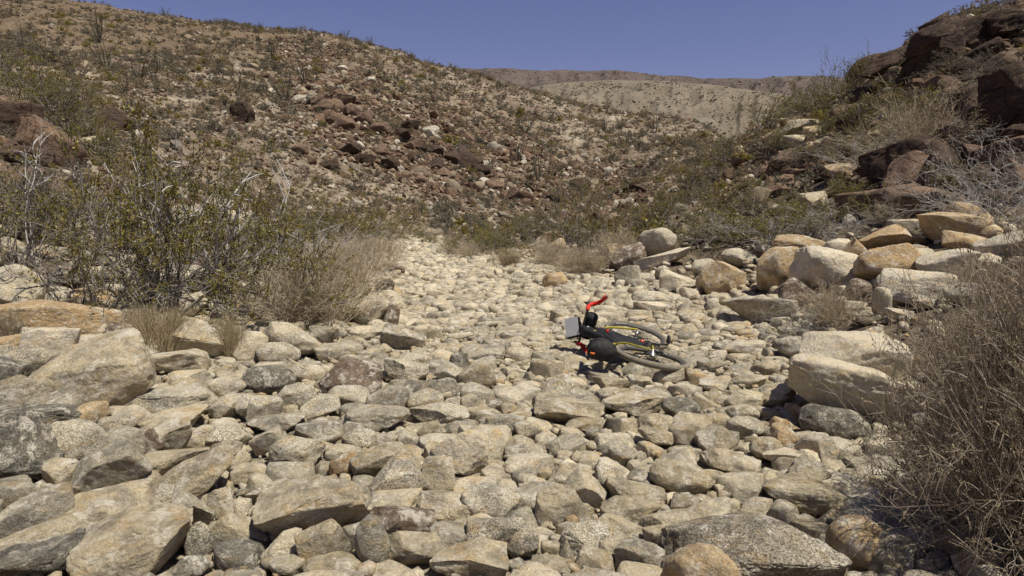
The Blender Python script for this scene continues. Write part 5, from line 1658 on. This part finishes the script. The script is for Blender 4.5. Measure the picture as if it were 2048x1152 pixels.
def hill_scrub(rng):
    protos = [(k, *scrub_mesh(400 + i, k)) for i, k in enumerate(['olive', 'grey', 'grey', 'grey', 'grey', 'tan', 'tan', 'grey'])]
    items = []
    for r0, r1, n in ((15, 30, 520), (28, 60, 3000), (60, 100, 6200), (100, 170, 5600), (170, 275, 5200)):
        x, y, z, px, py, r = slope_points(rng, n, r0, r1)
        sw = scree_w(px, py, r, x, y)
        keep = rng.random(len(x)) < np.clip(.62 + .35 * fbm2(x, y, .13, 2, 3.3) - .35 * sw, .1, 1)
        for i in np.nonzero(keep)[0]:
            s = math.exp(rng.normal() * .35) * (.43 + .12 * (r[i] > 60) + .1 * (r[i] > 100))
            items.append((s * FPX / r[i], x[i], y[i], z[i], s, rng.integers(8), px[i], py[i]))
    items.sort(key=lambda t: -t[0])
    acc = {}
    singles = []
    WORDS = {'olive': 'olive', 'grey': 'grey-green', 'tan': 'dry tan'}
    for k, (spx, x, y, z, s, v, px, py) in enumerate(items):
        kind, me, V, F, t = protos[v]
        yaw = rng.uniform(0, 6.28)
        if k < 290:
            o = link('hill_shrub', me, None, (x, y, z))
            o.scale = (s * 1.25, s * 1.25, s * .9)
            o.rotation_euler = (0, 0, yaw)
            singles.append(dict(o=o, t=kind, px=(px, py)))
        else:
            c, sn = math.cos(yaw), math.sin(yaw)
            Q = V * (s * 1.25, s * 1.25, s * .9)
            Q = np.stack([Q[:, 0] * c - Q[:, 1] * sn + x, Q[:, 0] * sn + Q[:, 1] * c + y, Q[:, 2] + z], 1)
            a = acc.setdefault(kind, [[], [], [], 0])
            a[0].append(Q); a[1].append(F + a[3]); a[2].append(t); a[3] += len(Q)
    seen = {}
    for q in singles:
        px, py = q['px']
        d, mx, my, nm = min((math.hypot(mx - px, (my - py) * 1.4), mx, my, nm) for mx, my, nm in HMARKS)
        dx, dy = px - mx, py - my
        rel = ('right of' if dx > 0 else 'left of') if abs(dx) > abs(dy) else ('below' if dy > 0 else 'above')
        q.update(d=d, a=WORDS[q['t']], b=f"{rel} {nm}")
    for q in sorted(singles, key=lambda q: q['d']):
        k = seen.get((q['a'], q['b']), 0)
        seen[(q['a'], q['b'])] = k + 1
        tag(q['o'], f"{ORD[min(k, 11)]}nearest small {q['a']} shrub {q['b']}", 'shrub', 'shrubs scattered over the hillsides')
    first = None
    allV, allF, allT, allM, o, mats = [], [], [], [], 0, []
    for i, (kind, a) in enumerate(acc.items()):
        V, F, T = np.concatenate(a[0]), np.concatenate(a[1]), np.concatenate(a[2])
        allV.append(V); allF.append(F + o); allT.append(T); allM.append(np.full(len(F), i)); o += len(V)
        mats.append({'olive': M_CREO, 'grey': M_GREYG, 'tan': M_TANL}[kind])
    ob = link('hillside_scrub', mesh('hillside_scrub', np.concatenate(allV), np.concatenate(allF), mats, False, np.concatenate(allT), None, np.concatenate(allM)))
    tag(ob, 'small dry shrubs dotted over the distant hillsides', 'scrub', kind='stuff')

HMARKS = [(230, 240, 'the lone dark rounded boulder'), (485, 228, 'the cracked dark boulder'), (930, 320, 'the dark outcrop in the scree'), (110, 300, 'the dark sloping slab'), (1142, 420, 'the tall thin-stemmed shrub'), (1592, 262, 'the pale broken ledge'), (1832, 290, 'the round tan bush'), (1905, 68, 'the skyline dome'), (1030, 390, 'the rock at the foot of the scree'), (820, 440, 'the bend of the wash'), (1345, 430, 'the olive bush above the pale boulder'), (1832, 414, 'the broad purplish rock')]
hill_scrub(np.random.default_rng(91))

def ocotillos():
    ms = [ocotillo_mesh(500 + i) for i in range(3)]
    spots = [(200, 82, 52), (215, 145, 62), (155, 160, 50), (50, 105, 46), (280, 160, 46), (318, 142, 40), (545, 115, 44), (570, 200, 60), (480, 180, 46), (610, 165, 46), (645, 240, 40), (1050, 265, 46), (1075, 360, 60), (1035, 320, 46), (870, 205, 36), (790, 170, 34), (1250, 290, 40), (1310, 262, 44), (1210, 260, 36), (380, 96, 30), (690, 76, 22), (450, 52, 20), (740, 88, 20), (860, 130, 20), (960, 158, 20), (1120, 210, 24), (1220, 228, 26), (1180, 224, 22), (905, 142, 18), (330, 30, 18), (520, 58, 18), (600, 62, 16), (820, 113, 18)]
    for i, (px, py, h) in enumerate(spots):
        x, y, z, r = hit(px, py + 3)
        o = link('ocotillo', ms[i % 3], None, (x, y, z - .05))
        s = h * math.hypot(r, z - CAM_H) / FPX
        o.scale = (s, s, s)
        o.rotation_euler = (0, 0, i * 1.3)
        d, nm, dx, dy = min((math.hypot(mx - px, my - py), nm, px - mx, py - my) for mx, my, nm in HMARKS)
        rel = ('right of' if dx > 0 else 'left of') if abs(dx) > abs(dy) else ('below' if dy > 0 else 'above')
        tag(o, f"wand-like ocotillo {rel} {nm}, {['', 'second ', 'third ', 'fourth ', 'fifth ', 'sixth ', 'seventh ', 'eighth '][min(7, OC.setdefault((rel, nm), 0))]}one from it", 'ocotillo', 'ocotillos on the hillside')
        OC[(rel, nm)] += 1
OC = {}
ocotillos()
